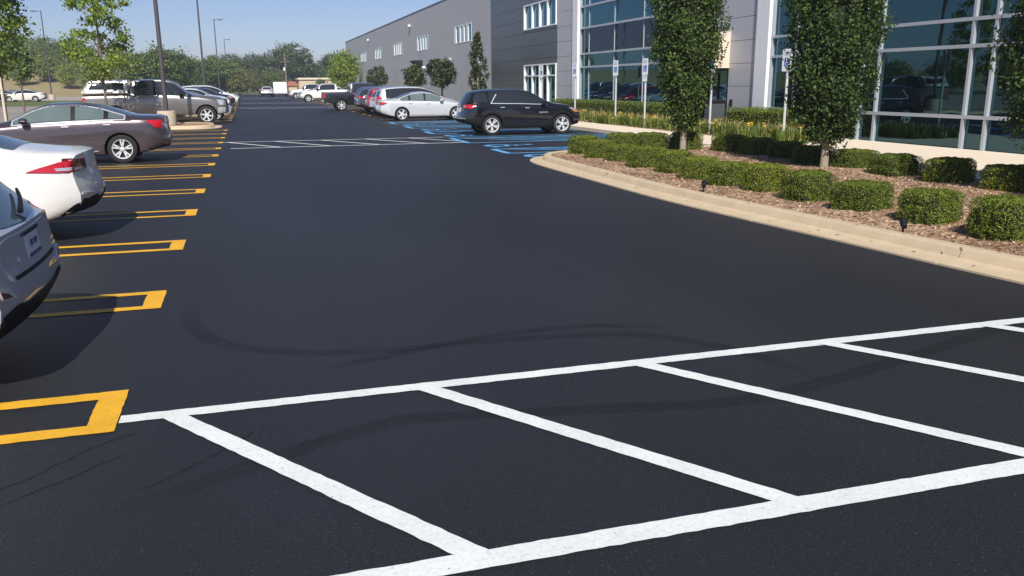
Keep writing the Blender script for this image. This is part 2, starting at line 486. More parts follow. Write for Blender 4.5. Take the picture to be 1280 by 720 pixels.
# dry-grass hill behind the road on the left: one rising sheet
def hill():
    nx, ny = 40, 24
    v, f = [], []
    for j in range(ny):
        for i in range(nx):
            x = -260 + 250*i/(nx-1)
            y = 176 + 150*j/(ny-1)
            t = min(1, max(0, (y-180)/60))
            e = min(1, max(0, (-14-x)/20))
            v.append((x, y, -.03 + 5.5*t*t*(3-2*t)*e + .25*math.sin(x*.21)*math.cos(y*.13)*t))
    for j in range(ny-1):
        for i in range(nx-1):
            f.append((j*nx+i, j*nx+i+1, (j+1)*nx+i+1, (j+1)*nx+i))
    me = bpy.data.meshes.new('hill'); me.from_pydata(v, [], f)
    tag(mesh_obj('hill', me, M['dry_grass'], None, True), kind='structure')
hill()

def strip(pts, w, z, wob=.0035, step=.05, seed=0):
    """a painted stripe along a polyline: slightly ragged edges, as a list of quads"""
    rg = random.Random(seed)
    P = []
    for (a, b) in zip(pts[:-1], pts[1:]):
        a, b = Vector(a), Vector(b)
        n = max(1, int((b-a).length/step))
        P += [a.lerp(b, k/n) for k in range(n)]
    P.append(Vector(pts[-1]))
    v, f = [], []
    for i, p in enumerate(P):
        d = (P[min(i+1, len(P)-1)] - P[max(i-1, 0)]).normalized()
        n = Vector((-d.y, d.x))
        a, b = p + n*(w/2 + rg.uniform(-wob, wob)), p - n*(w/2 + rg.uniform(-wob, wob))
        v += [(a.x, a.y, z), (b.x, b.y, z)]
        if i: f.append((2*i-2, 2*i-1, 2*i+1, 2*i))
    return v, f

def marking(name, pieces, m, z=.004):
    """pieces: list of (polyline, width); each piece sits a hair above the one before it"""
    mb = MB()
    for k, (pts, w) in enumerate(pieces):
        v, f = strip(pts, w, z + .0006*k, seed=k*7+len(name))
        mb.add(v, f)
    o = mb.build(name, m, lot)
    me = o.data
    if len(me.polygons) and me.polygons[0].normal.z < 0: me.flip_normals()
    return o

STALL = 2.74
Y0 = 5.085
def hairpin(x_in, x_out, yc, m, w=.115, half=.275, cap=.155, tilt=0, z=.004):
    s = 1 if x_out > x_in else -1
    return marking('stall_line', [([(x_out - s*.004, yc+half), (x_in, yc+half+tilt)], w), ([(x_out - s*.004, yc-half), (x_in, yc-half+tilt)], w),
                                  ([(x_out - s*cap/2, yc-half-w/2), (x_out - s*cap/2, yc+half+w/2)], cap)], m)
# left row of double yellow hairpins, open towards the noses of the cars
for i in range(0, 52):
    y = Y0 + STALL*i
    if 39.0 < y < 44.5: continue
    if y > 150: break
    hairpin(-6.4, -.83, y, M['yellow_line'], w=.115 if i else .13, half=.275, tilt=random.uniform(-.05, .05))
for i in range(15, 52):
    y = Y0 + STALL*i + .6
    if y < 47 or y > 150: continue
    hairpin(12.6, 7.0, y, M['yellow_line'], tilt=random.uniform(-.05, .05))

# pedestrian crossings painted across the lane
def crossing(y0, y1, x0, x1, d0, pitch, dx, w=.115, n=60):
    pcs = [([(x0, y1), (x1, y1)], w), ([(x0 + .25, y0), (x1, y0)], w*1.12)]
    x = d0
    k = 0
    while x < x1 - .2 and k < n:
        t = min(1, (x1 - .05 - x)/dx)
        pcs.append(([(x, y1), (x + dx*t, y1 + (y0 - y1)*t)], w*1.0))
        x += pitch; k += 1
    return marking('crosswalk', pcs, M['white_line'])
crossing(2.90, 4.92, -.82, 6.68, -.56, 1.47, 1.33)
crossing(26.75, 29.75, -.80, 6.62, -.70, 1.50, 1.60)
crossing(72.5, 75.3, -.8, 7, -.70, 1.5, 1.6)
crossing(92, 95, -.8, 7, -.70, 1.5, 1.6)
crossing(126, 129, -.8, 7, -.70, 1.5, 1.6)

# blue stalls and hatched access aisles for disabled drivers
def aisle(y0, y1, x0=6.62, x1=12.6):
    w = .15
    pcs = [([(x0, y0), (x1, y0)], w), ([(x0, y1), (x1, y1)], w), ([(x0 + .07, y0 + w/2 + .003), (x0 + .07, y1 - w/2 - .003)], .20)]
    x = x0 + .5
    while x < x1:
        t = min(1, (x1 - x)/2.4)
        pcs.append(([(x, y1 - w/2 - .003), (x + 2.4*t, y1 - w/2 - .003 + (y0 - y1 + w + .006)*t)], w))
        x += .85
    return marking('access_aisle', pcs, M['blue_line'])

def isa(cx, cy, s=1.0):
    """wheelchair emblem on the ground, upright for a driver heading +X"""
    def q(u, v): return (cx + v*s, cy - u*s)
    ring = [q(-.05 + .34*math.cos(t), .42 + .34*math.sin(t)) for t in [R(a) for a in range(100, 372, 17)]]
    pcs = [(ring, .17*s), ([q(-.12, 1.18), q(-.08, .62)], .13*s), ([q(-.1, .66), q(.26, .62)], .12*s),
           ([q(.24, .66), q(.46, .10)], .12*s), ([q(.42, .12), q(.62, .20)], .10*s), ([q(-.1, .92), q(.22, .90)], .09*s)]
    head = [q(-.14 + .07*math.cos(t), 1.36 + .07*math.sin(t)) for t in [R(a) for a in range(0, 361, 30)]]
    pcs.append((head, .15*s))
    return marking('wheelchair_emblem', pcs, M['blue_line'])
for y0, y1 in ((22.05, 23.6), (26.45, 28.9), (31.9, 33.5), (36.2, 37.8), (40.6, 42.2)):
    aisle(y0, y1)
for y in (20.95, 24.9, 30.4, 34.8, 39.2):
    isa(6.8, y, 1.05)
marking('blue_stall_line', [([(6.62, 43.0), (12.6, 43.0)], .11), ([(6.62, 29.6), (12.6, 29.6)], .1), ([(6.62, 38.5), (12.6, 38.5)], .1)], M['blue_line'])

# rubber marks left by turning cars
def smooth_path(pts, n=10):
    out = []
    P = [Vector(p) for p in pts]
    for i in range(len(P)-1):
        p0, p1, p2, p3 = P[max(i-1, 0)], P[i], P[i+1], P[min(i+2, len(P)-1)]
        for k in range(n):
            t = k/n
            out.append(.5*((2*p1) + (-p0+p2)*t + (2*p0-5*p1+4*p2-p3)*t*t + (-p0+3*p1-3*p2+p3)*t**3))
    out.append(P[-1])
    return [tuple(p) for p in out]
MARKS = [([(-.78, 3.72), (-.3, 3.97), (.3, 4.28), (.75, 4.42), (1.3, 4.33), (1.9, 4.22), (2.5, 4.10), (3.1, 4.16), (4.2, 4.45), (5.6, 4.9), (6.5, 5.3)], .17),
         ([(-.55, 7.6), (-.55, 6.9), (-.2, 6.15), (.6, 5.75), (1.5, 5.72), (2.6, 5.55), (3.1, 5.05), (3.3, 4.6), (3.35, 4.3)], .16),
         ([(.3, 5.45), (.9, 5.62), (1.6, 5.82), (2.4, 5.85), (3.0, 5.6)], .13)]
for k, (pts, w) in enumerate(MARKS):
    mb = MB(); v, f = strip(smooth_path(pts), w, .0018 + .0007*k, wob=.012, step=.08, seed=3); mb.add(v, f)
    me = mb.mesh('tyre_mark')
    uv = me.uv_layers.new(name='UVMap')
    n = len(v)//2
    for li, l in enumerate(me.loops): uv.data[li].uv = (l.vertex_index % 2, (l.vertex_index//2)/(n-1))
    if me.polygons[0].normal.z < 0: me.flip_normals()
    mesh_obj('tyre_mark', me, M['tyre_mark'], lot)
for k, pts in enumerate([[(-1.75, 3.9), (-1.45, 4.05), (-1.2, 4.2), (-.9, 4.55), (-.7, 4.7)], [(-1.7, 3.65), (-1.4, 3.82), (-1.05, 4.12), (-.75, 4.4)], [(-.62, 3.95), (-.35, 4.2), (-.1, 4.5)]]):
    rg = random.Random(k)
    pp = [(x + rg.uniform(-.012, .012), y + rg.uniform(-.012, .012)) for x, y in smooth_path(pts, 8)]
    mb = MB(); v, f = strip(pp, .007, .0025, wob=.003, step=.03, seed=k); mb.add(v, f)
    o = mb.build('asphalt_crack', M['crack'], lot)
    if o.data.polygons[0].normal.z < 0: o.data.flip_normals()

# ------------------------------------------------------------------ planting island with kerb
KERB = [(7.15, 2.2), (6.95, 4.0), (6.75, 5.85), (6.66, 6.8), (6.60, 7.6), (6.50, 8.9), (6.37, 10.5), (6.29, 11.8), (6.26, 13.2), (6.27, 15.0),
        (6.29, 16.6), (6.31, 17.8), (6.36, 18.9), (6.50, 19.65), (6.85, 20.35), (7.4, 20.85), (8.1, 21.1), (9.2, 21.2), (10.6, 21.2), (12.1, 21.2), (12.45, 21.35)]
KP = [Vector(p) for p in smooth_path(KERB, 8)]
def offset_path(P, d):
    out = []
    for i, p in enumerate(P):
        t = (P[min(i+1, len(P)-1)] - P[max(i-1, 0)]).normalized()
        out.append(p + Vector((t.y, -t.x))*d)
    return out
island = sheet('planting_bed', [tuple(p) for p in offset_path(KP, .52)] + [(12.4, 21.0), (12.4, 2.2)], .05, M['mulch'])

def bed_relief():
    """gently heaped mulch surface inside the kerb"""
    inner = offset_path(KP, .50)
    ys = np.array([p.y for p in inner]); xs = np.array([p.x for p in inner])
    nx, ny = 60, 150
    v, f = [], []
    for j in range(ny):
        y = 2.3 + (20.9-2.3)*j/(ny-1)
        k = np.argmin(np.abs(ys[:len(ys)*13//20+8] - y))
        x0 = np.interp(y, ys[:112], xs[:112]) if y < 19.0 else xs[112] + (y-19.0)**2*.32
        for i in range(nx):
            s = i/(nx-1)
            x = x0 + (12.38-x0)*s
            edge = min(1, s*7, (1-s)*7, (20.9-y)*1.2)
            z = .085 + .07*max(0, edge) + .012*math.sin(x*3.1+y*1.7) + .010*math.sin(x*1.3-y*2.3) + random.uniform(-.008, .008)
            v.append((x, y, z))
    for j in range(ny-1):
        for i in range(nx-1):
            f.append((j*nx+i, j*nx+i+1, (j+1)*nx+i+1, (j+1)*nx+i))
    me = bpy.data.meshes.new('mulch_bed'); me.from_pydata(v, [], f)
    tag(mesh_obj('mulch_bed', me, M['mulch'], None, True), kind='structure')
    # loose wood chips on it
    n = 26000
    y = 2.4 + 18.3*RNG.random(n)**1.7
    x0 = np.interp(y, ys[:112], xs[:112])
    x0 = np.where(y > 19, x0 + (y-19)**2*.32, x0)
    x = x0 + .02 + (12.3-x0)*RNG.random(n)
    s = (x-x0)/(12.38-x0)
    edge = np.clip(np.minimum(np.minimum(s*7, (1-s)*7), (20.9-y)*1.2), 0, 1)
    z = .092 + .07*edge + .012*np.sin(x*3.1+y*1.7) + .010*np.sin(x*1.3-y*2.3)
    m_ = 60
    yg = RNG.uniform(3, 19, m_); xg = np.interp(yg, [p.y for p in KP[:112]], [p.x for p in KP[:112]]) + .03 + .46*RNG.random(m_)**.6
    dg = xg - np.interp(yg, [p.y for p in KP[:112]], [p.x for p in KP[:112]])
    x = np.concatenate([x, xg]); y = np.concatenate([y, yg]); z = np.concatenate([z, np.where(dg < .25, .036, np.where(dg < .36, .14, .158))])
    q = leaf_quads(np.stack([x, y, z], 1), .055, np.array([0, 0, 1.0]), .5, .4, fold=.05)
    tag(mesh_obj('wood_chips', quads_mesh('wood_chips', q), M['chip']), 'loose brown bark chips covering the island bed', 'mulch', kind='stuff')
bed_relief()

def kerb_pieces():
    prof = [(0, .004), (0, .02), (.24, .03), (.30, .05), (.335, .125), (.35, .145), (.375, .152), (.50, .152), (.52, .14), (.52, -.04), (0, -.04)]
    # cumulative length, pieces of about 3 m
    cum = [0]
    for a, b in zip(KP[:-1], KP[1:]): cum.append(cum[-1] + (b-a).length)
    total = cum[-1]
    cuts = [0, 1.6]
    while cuts[-1] + 3.3 < total: cuts.append(cuts[-1] + 3.05)
    cuts.append(total)
    ax, ay = [p.x for p in KP], [p.y for p in KP]
    kerb = thing('island_kerb', 'beige concrete kerb with flat gutter round the planting island', 'kerb')
    for c0, c1 in zip(cuts[:-1], cuts[1:]):
        g = .010
        ts = np.linspace(c0+g, c1-g, 14)
        pts = [Vector((np.interp(t, cum, ax), np.interp(t, cum, ay))) for t in ts]
        v, f = [], []
        n = len(prof)
        for i, p in enumerate(pts):
            t = (pts[min(i+1, 13)] - pts[max(i-1, 0)]).normalized()
            nn = Vector((t.y, -t.x))
            for d, z in prof:
                q = p + nn*d
                v.append((q.x, q.y, z))
        for i in range(13):
            for k in range(n):
                f.append((i*n+k, i*n+(k+1) % n, (i+1)*n+(k+1) % n, (i+1)*n+k))
        f += [tuple(range(n-1, -1, -1)), tuple(range(13*n, 14*n))]
        MB().add(v, f).build('kerb_stone', M['kerb'], kerb, True, 40)
kerb_pieces()

# concrete walk between bed, stalls and the building
walk = tag(thing('sidewalk', None, None), kind='structure')
def slab(poly, z=.13):
    mb = MB(); mb.prism(poly, -.05, z)
    return mb.build('paving_slab', M['concrete'], walk)
yy = [2.2, 5.2, 8.2, 11.2, 14.2, 17.2, 20.2, 23.2]
for a, b in zip(yy[:-1], yy[1:]):
    slab([(12.44, a+.006), (17.55, a+.006), (17.55, b-.006), (12.44, b-.006)], .128)
for a in np.arange(23.2, 44, 3.0):
    slab([(12.75, a+.006), (14.55, a+.006), (14.55, a+2.994), (12.75, a+2.994)])
for a in np.arange(44.2, 170, 3.0):
    slab([(12.75, a+.006), (14.15, a+.006), (14.15, a+2.994), (12.75, a+2.994)])
sheet('flower_bed', [(14.56, 20.9), (17.5, 22.6), (17.5, 48), (14.56, 48)], .134, M['mulch'])

# ------------------------------------------------------------------ buildings
FX = 17.6
off = thing('office_building', 'grey panelled office block with tall blue glass walls and white piers', 'building', (FX, 6, 0))
def put(name, mb, mats, parent=off, **k):
    o = mb.build(name, mats, None, **k)
    o.data.transform(Matrix.Translation(-Vector(parent.matrix_basis.translation)))
    o.parent = parent
    return o
Z_TOP = 9.6
def pane_mesh(y0, y1, z0, z1, x=FX+.06):
    mb = MB(); mb.box(x, x+.02, y0, y1, z0, z1); return mb

def curtain(ys, zs, dark_rows=(), w=.10, wz=.11, x=FX):
    """curtain wall: every pane is a part; mullions butt between the transoms"""
    for zi in range(len(zs)-1):
        for yi in range(len(ys)-1):
            put('pane', pane_mesh(ys[yi]+.03, ys[yi+1]-.03, zs[zi]+.03, zs[zi+1]-.03, x+.07 + .001*((yi*7+zi*3) % 5)),
                M['spandrel'] if zi in dark_rows else M['pane'])
    for z in zs:
        mb = MB(); mb.box(x-.03, x+.10, ys[0]-w/2, ys[-1]+w/2, z-wz/2, z+wz/2); put('transom', mb, M['mullion'])

def uprights(ys, zs, w, x=FX, proud=.033, wz=.09):
    for y in ys:
        mb = MB()
        for a, b in zip(zs[:-1], zs[1:]):
            mb.box(x-proud, x+.10, y-w/2, y+w/2, a+wz/2, b-wz/2)
        put('mullion', mb, M['mullion'])
# near glass wall, floor to parapet
NY = [5.0, 5.7, 9.0, 9.7, 13.0, 13.7, 17.0, 17.7, 21.0, 21.7, 25.0, 26.4]
NZ = [.06, .93, 2.69, 3.35, 6.7, 7.35, 9.3]
curtain(NY, NZ, (), w=.08, wz=.09)
uprights(NY, NZ, .08, proud=.022)
# glass wall beyond the door: large panes, thin joints
LY = [31.6, 33.4, 36.7, 40.0, 43.3, 44.42]
LZ = [.93, 2.68, 3.37, 4.70, 5.80, 9.3]
curtain(LY, LZ, (2,), wz=.10)
uprights([LY[0], LY[-1]], LZ, .10, wz=.10)
uprights(LY[1:-1], LZ, .025, proud=-.03, wz=.10)
mb = MB(); mb.box(FX-.02, FX+.2, 31.6, 44.4, 0, .87); put('base_wall', mb, M['dark_panel'])
# white piers
mb = MB(); mb.box(FX-.16, FX+.3, 44.49, 45.25, .1, 9.6); put('pier', mb, M['white_metal'])
mb = MB(); mb.box(FX-.14, FX+.3, 26.46, 27.22, .1, 9.6); put('pier', mb, M['white_metal'])
# metal panels: each one proud of the joint-coloured backing
def panels(y0, y1, z0, z1, m, rows, holes=(), x=FX, cols=None):
    zs = [z for z in rows if z0 < z < z1]
    zs = [z0] + zs + [z1]
    ysplit = cols or [y0, y1]
    for a, b in zip(zs[:-1], zs[1:]):
        for ya, yb in zip(ysplit[:-1], ysplit[1:]):
            segs = [(ya, yb, a, b)]
            for (hy0, hy1, hz0, hz1) in holes:
                out = []
                for (p, q, r, t) in segs:
                    if hz1 <= r or hz0 >= t or hy1 <= p or hy0 >= q: out.append((p, q, r, t)); continue
                    if p < hy0: out.append((p, hy0, r, t))
                    if hy1 < q: out.append((hy1, q, r, t))
                    if r < hz0: out.append((max(p, hy0), min(q, hy1), r, hz0))
                    if hz1 < t: out.append((max(p, hy0), min(q, hy1), hz1, t))
                segs = out
            for (p, q, r, t) in segs:
                if q-p < .05 or t-r < .05: continue
                d = random.uniform(0, .003)
                mb = MB(); mb.box(x-.03-d, x+.02, p+.008, q-.008, r+.008, t-.008)
                put('panel', mb, m)
ROWS = [.05 + .82*k for k in range(0, 13)]
mb = MB(); mb.box(FX+.025, FX+.2, 27.23, 29.1, 0, Z_TOP); put('backing_wall', mb, M['joint'])
panels(27.23, 29.1, .05, Z_TOP-.1, M['grey_panel'], ROWS)
mb = MB(); mb.box(FX+.025, FX+.2, 29.1, 31.54, 2.36, Z_TOP); put('backing_wall', mb, M['joint'])
panels(29.1, 31.54, 2.4, Z_TOP-.1, M['grey_panel'], ROWS)
mb = MB(); mb.box(FX+.028, FX+.2, 45.26, 48.0, 0, Z_TOP); put('backing_wall', mb, M['joint'])
panels(45.26, 48.0, .05, Z_TOP-.1, M['grey_panel'], ROWS)
H1, H2 = (48.1, 54.2, .12, 3.0), (48.1, 54.2, 5.15, 6.68)
mb = MB()
mb.box(FX+.03, FX+.25, 54.2, 62.2, 0, Z_TOP); mb.box(FX+.03, FX+.25, 48.0, 54.2, 3.0, 5.15); mb.box(FX+.03, FX+.25, 48.0, 54.2, 6.68, Z_TOP)
put('backing_wall', mb, M['joint'])
panels(48.0, 62.2, .05, Z_TOP-.1, M['dark_panel'], ROWS, (H1, H2), cols=[48.0, 55.1, 62.2])
# doorway under the awning
mb = MB(); mb.box(FX+.3, FX+.34, 29.2, 31.5, .13, 2.3); put('door', mb, M['pane'])
mb = MB()
mb.box(FX-.02, FX+.36, 29.12, 29.2, .13, 2.36); mb.box(FX-.02, FX+.36, 31.46, 31.54, .13, 2.36); mb.box(FX+.26, FX+.36, 30.31, 30.38, .13, 2.28); mb.box(FX-.018, FX+.36, 29.2, 31.46, 2.28, 2.36)
put('door_frame', mb, M['black'])
mb = MB(); mb.box(FX-.075, FX-.034, 28.72, 28.86, .95, 1.2); put('card_reader', mb, M['black'])

def window(parent, y0, y1, z0, z1, n, x=FX, glass='pane', trans=None, w=.16, depth=.10, blind=False):
    mb = MB()
    mb.box(x-depth, x+.12, y0, y1, z0, z0+.07); mb.box(x-depth+.004, x+.12, y0, y1, z1-.07, z1)
    mb.box(x-depth+.002, x+.12, y1-w, y1, z0+.07, z1-.07); mb.box(x-depth+.002, x+.12, y0, y0+.08, z0+.07, z1-.07)
    fr = put('window', mb, M['white_metal'], parent)
    def sub(name, m, mt):
        o = m.build(name, mt, None); o.data.transform(Matrix.Translation(-Vector(parent.matrix_basis.translation))); o.parent = fr
    ya, yb = y0+.08, y1-w
    st = (yb-ya)/n
    zz = [z0+.07] + ([trans] if trans else []) + [z1-.07]
    for k in range(n):
        for a, b in zip(zz[:-1], zz[1:]):
            sub('window_pane', pane_mesh(ya+k*st+.003, ya+(k+1)*st-.003, a+.003, b-.003, x+.05), M[glass])
        if k:
            m = MB(); m.box(x-depth+.01, x+.049, ya+k*st-w*.45, ya+k*st+w*.45, z0+.071, z1-.071); sub('bar', m, M['white_metal'])
    if trans:
        m = MB()
        for k in range(n): m.box(x-depth+.015, x+.045, ya+k*st+(w*.45 if k else 0)+.003, ya+(k+1)*st-(w*.45 if k < n-1 else 0)-.003, trans-.04, trans+.04)
        sub('rail', m, M['white_metal'])
    if blind:
        m = MB(); m.box(x+.10, x+.115, ya, yb, z0+.075, z1-.075); sub('blind', m, M['interior_pale'])
    return fr
window(off, *H2, 4)
window(off, *H1, 4, trans=2.3)
# shell: roof, parapet, back and rooms behind the glass
mb = MB(); mb.box(FX+.26, 48, 4.9, 62.1, 9.2, 9.4); put('roof', mb, M['roof'])
mb = MB(); mb.box(FX-.05, FX+.4, 4.9, 26.4, 9.36, 9.7); mb.box(FX-.05, FX+.4, 31.6, 44.4, 9.36, 9.7); put('parapet', mb, M['grey_panel'])
mb = MB(); mb.box(FX-.02, 48, 4.7, 4.9, 0, 9.7); mb.box(47.8, 48, 4.9, 62.1, 0, 9.2); put('side_wall', mb, M['grey_panel'])
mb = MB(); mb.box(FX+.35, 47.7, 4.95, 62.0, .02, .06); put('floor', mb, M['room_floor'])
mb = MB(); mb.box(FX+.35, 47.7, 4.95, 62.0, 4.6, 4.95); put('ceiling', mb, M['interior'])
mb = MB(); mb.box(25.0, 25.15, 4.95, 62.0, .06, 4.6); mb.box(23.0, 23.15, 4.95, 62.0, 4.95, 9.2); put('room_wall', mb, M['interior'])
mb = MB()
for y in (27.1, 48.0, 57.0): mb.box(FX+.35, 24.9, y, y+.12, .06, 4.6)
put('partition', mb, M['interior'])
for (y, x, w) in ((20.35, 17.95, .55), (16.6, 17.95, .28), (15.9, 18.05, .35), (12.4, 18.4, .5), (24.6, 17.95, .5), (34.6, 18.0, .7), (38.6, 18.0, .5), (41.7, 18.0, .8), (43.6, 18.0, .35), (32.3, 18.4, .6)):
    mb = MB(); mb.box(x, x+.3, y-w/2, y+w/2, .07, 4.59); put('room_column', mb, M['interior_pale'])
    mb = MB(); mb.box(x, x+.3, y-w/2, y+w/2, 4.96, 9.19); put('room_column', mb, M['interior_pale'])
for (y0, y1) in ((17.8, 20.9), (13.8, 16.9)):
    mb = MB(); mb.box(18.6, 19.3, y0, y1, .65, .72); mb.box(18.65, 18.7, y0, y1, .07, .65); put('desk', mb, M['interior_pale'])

aw = thing('door_awning', 'cream wedge-shaped awning over the side door, small dark lettering on its near end', 'awning', (FX, 29.05, 2.36))
mb = MB()
mb.add([(-.04, 0, 0), (-1.05, 0, 0), (-1.05, 0, .35), (-.04, 0, 1.36), (-.04, 1.95, 0), (-1.05, 1.95, 0), (-1.05, 1.95, .35), (-.04, 1.95, 1.36)],
       [(0, 1, 2, 3), (7, 6, 5, 4), (1, 5, 6, 2), (2, 6, 7, 3), (0, 4, 5, 1), (3, 7, 4, 0)])
mb.build('canopy', M['cream'], aw)
rg = random.Random(4)
mb = MB()
for k in range(7):
    z = .38 + .085*k; x = -.30 + .028*k
    mb.box(x-.03-rg.random()*.02, x+.02, -.006, .0, z, z+.05)
mb.build('lettering', M['black'], aw)

ware = thing('warehouse_building', 'long dark grey painted-block warehouse with white-barred high windows', 'building', (FX, 62.2, 0))
WY = [(67.95, 73.9), (85.2, 91.0), (100.0, 105.9), (115.6, 121.5), (130.6, 137.2)]
def wbox(*a):
    m = MB(); m.box(*a); return m
prev = 62.2
mb = MB()
for y0, y1 in WY:
    mb.box(FX, FX+.3, prev, y0, 0, 9.12)
    mb.box(FX, FX+.3, y0, y1, 0, 5.17); mb.box(FX, FX+.3, y0, y1, 6.6, 9.12)
    prev = y1
mb.box(FX, FX+.3, prev, 157.5, 0, 9.12)
put('wall', mb, M['block'], ware)
put('end_wall', wbox(FX+.31, 60, 157.1, 157.4, 0, 9.1), M['block'], ware)
put('roof', wbox(FX+.31, 60, 62.2, 157.05, 8.6, 8.8), M['roof'], ware)
put('parapet_cap', wbox(FX-.04, FX+.36, 62.21, 157.55, 9.125, 9.2), M['dark_panel'], ware)
put('room_wall', wbox(FX+1.2, FX+1.3, 62.3, 157, .1, 8.5), M['interior'], ware)
for k, (y0, y1) in enumerate(WY):
    window(ware, y0, y1, 5.17, 6.6, 4, blind=(k > 2), w=.62 if k < 3 else .3, depth=.02)
# small black wedge on the wall, triangular in side view
mb = MB(); mb.add([(0, 0, 0), (0, 2.6, 0), (0, 2.6, .75), (0, 0, .75), (-.9, 0, .72), (-.9, 2.6, .72), (-.9, 2.6, .76), (-.9, 0, .76)],
                  [(0, 1, 5, 4), (4, 5, 6, 7), (7, 6, 2, 3), (0, 4, 7, 3), (1, 2, 6, 5), (0, 3, 2, 1)])
o = mb.build('black_wedge', M['black'], None); o.data.transform(Matrix.Translation((-.005, 88.2-62.2, 3.45))); o.parent = ware
for y, z in ((94.5, 7.9), (75.6, 3.85), (87.2, 3.4), (127.5, 8.0), (153.0, 5.4)):
    m = MB(); m.bev(FX-.28, FX-.005, y-.25, y+.25, z, z+.20, .05); put('wall_lamp', m, M['lamp_white'], ware)
put('service_door', wbox(FX-.03, FX-.004, 141, 145, .05, 2.6), M['interior_pale'], ware)

# ------------------------------------------------------------------ vehicles
def pchip(pts):
    x = np.array([p[0] for p in pts], float); y = np.array([p[1] for p in pts], float)
    h = np.diff(x); d = np.diff(y)/h
    m = np.zeros(len(x))
    for i in range(1, len(x)-1):
        if d[i-1]*d[i] > 0:
            w1, w2 = 2*h[i]+h[i-1], h[i]+2*h[i-1]
            m[i] = (w1+w2)/(w1/d[i-1]+w2/d[i])
    m[0], m[-1] = d[0], d[-1]
    def f(t):
        t = min(max(t, x[0]), x[-1])
        i = min(int(np.searchsorted(x, t, 'right'))-1, len(h)-1)
        i = max(i, 0)
        s = (t-x[i])/h[i]
        return float(y[i]*(1+2*s)*(1-s)**2 + m[i]*h[i]*s*(1-s)**2 + y[i+1]*s*s*(3-2*s) + m[i+1]*h[i]*s*s*(s-1))
    return f

def sm(t): t = min(1, max(0, t)); return t*t*(3-2*t)

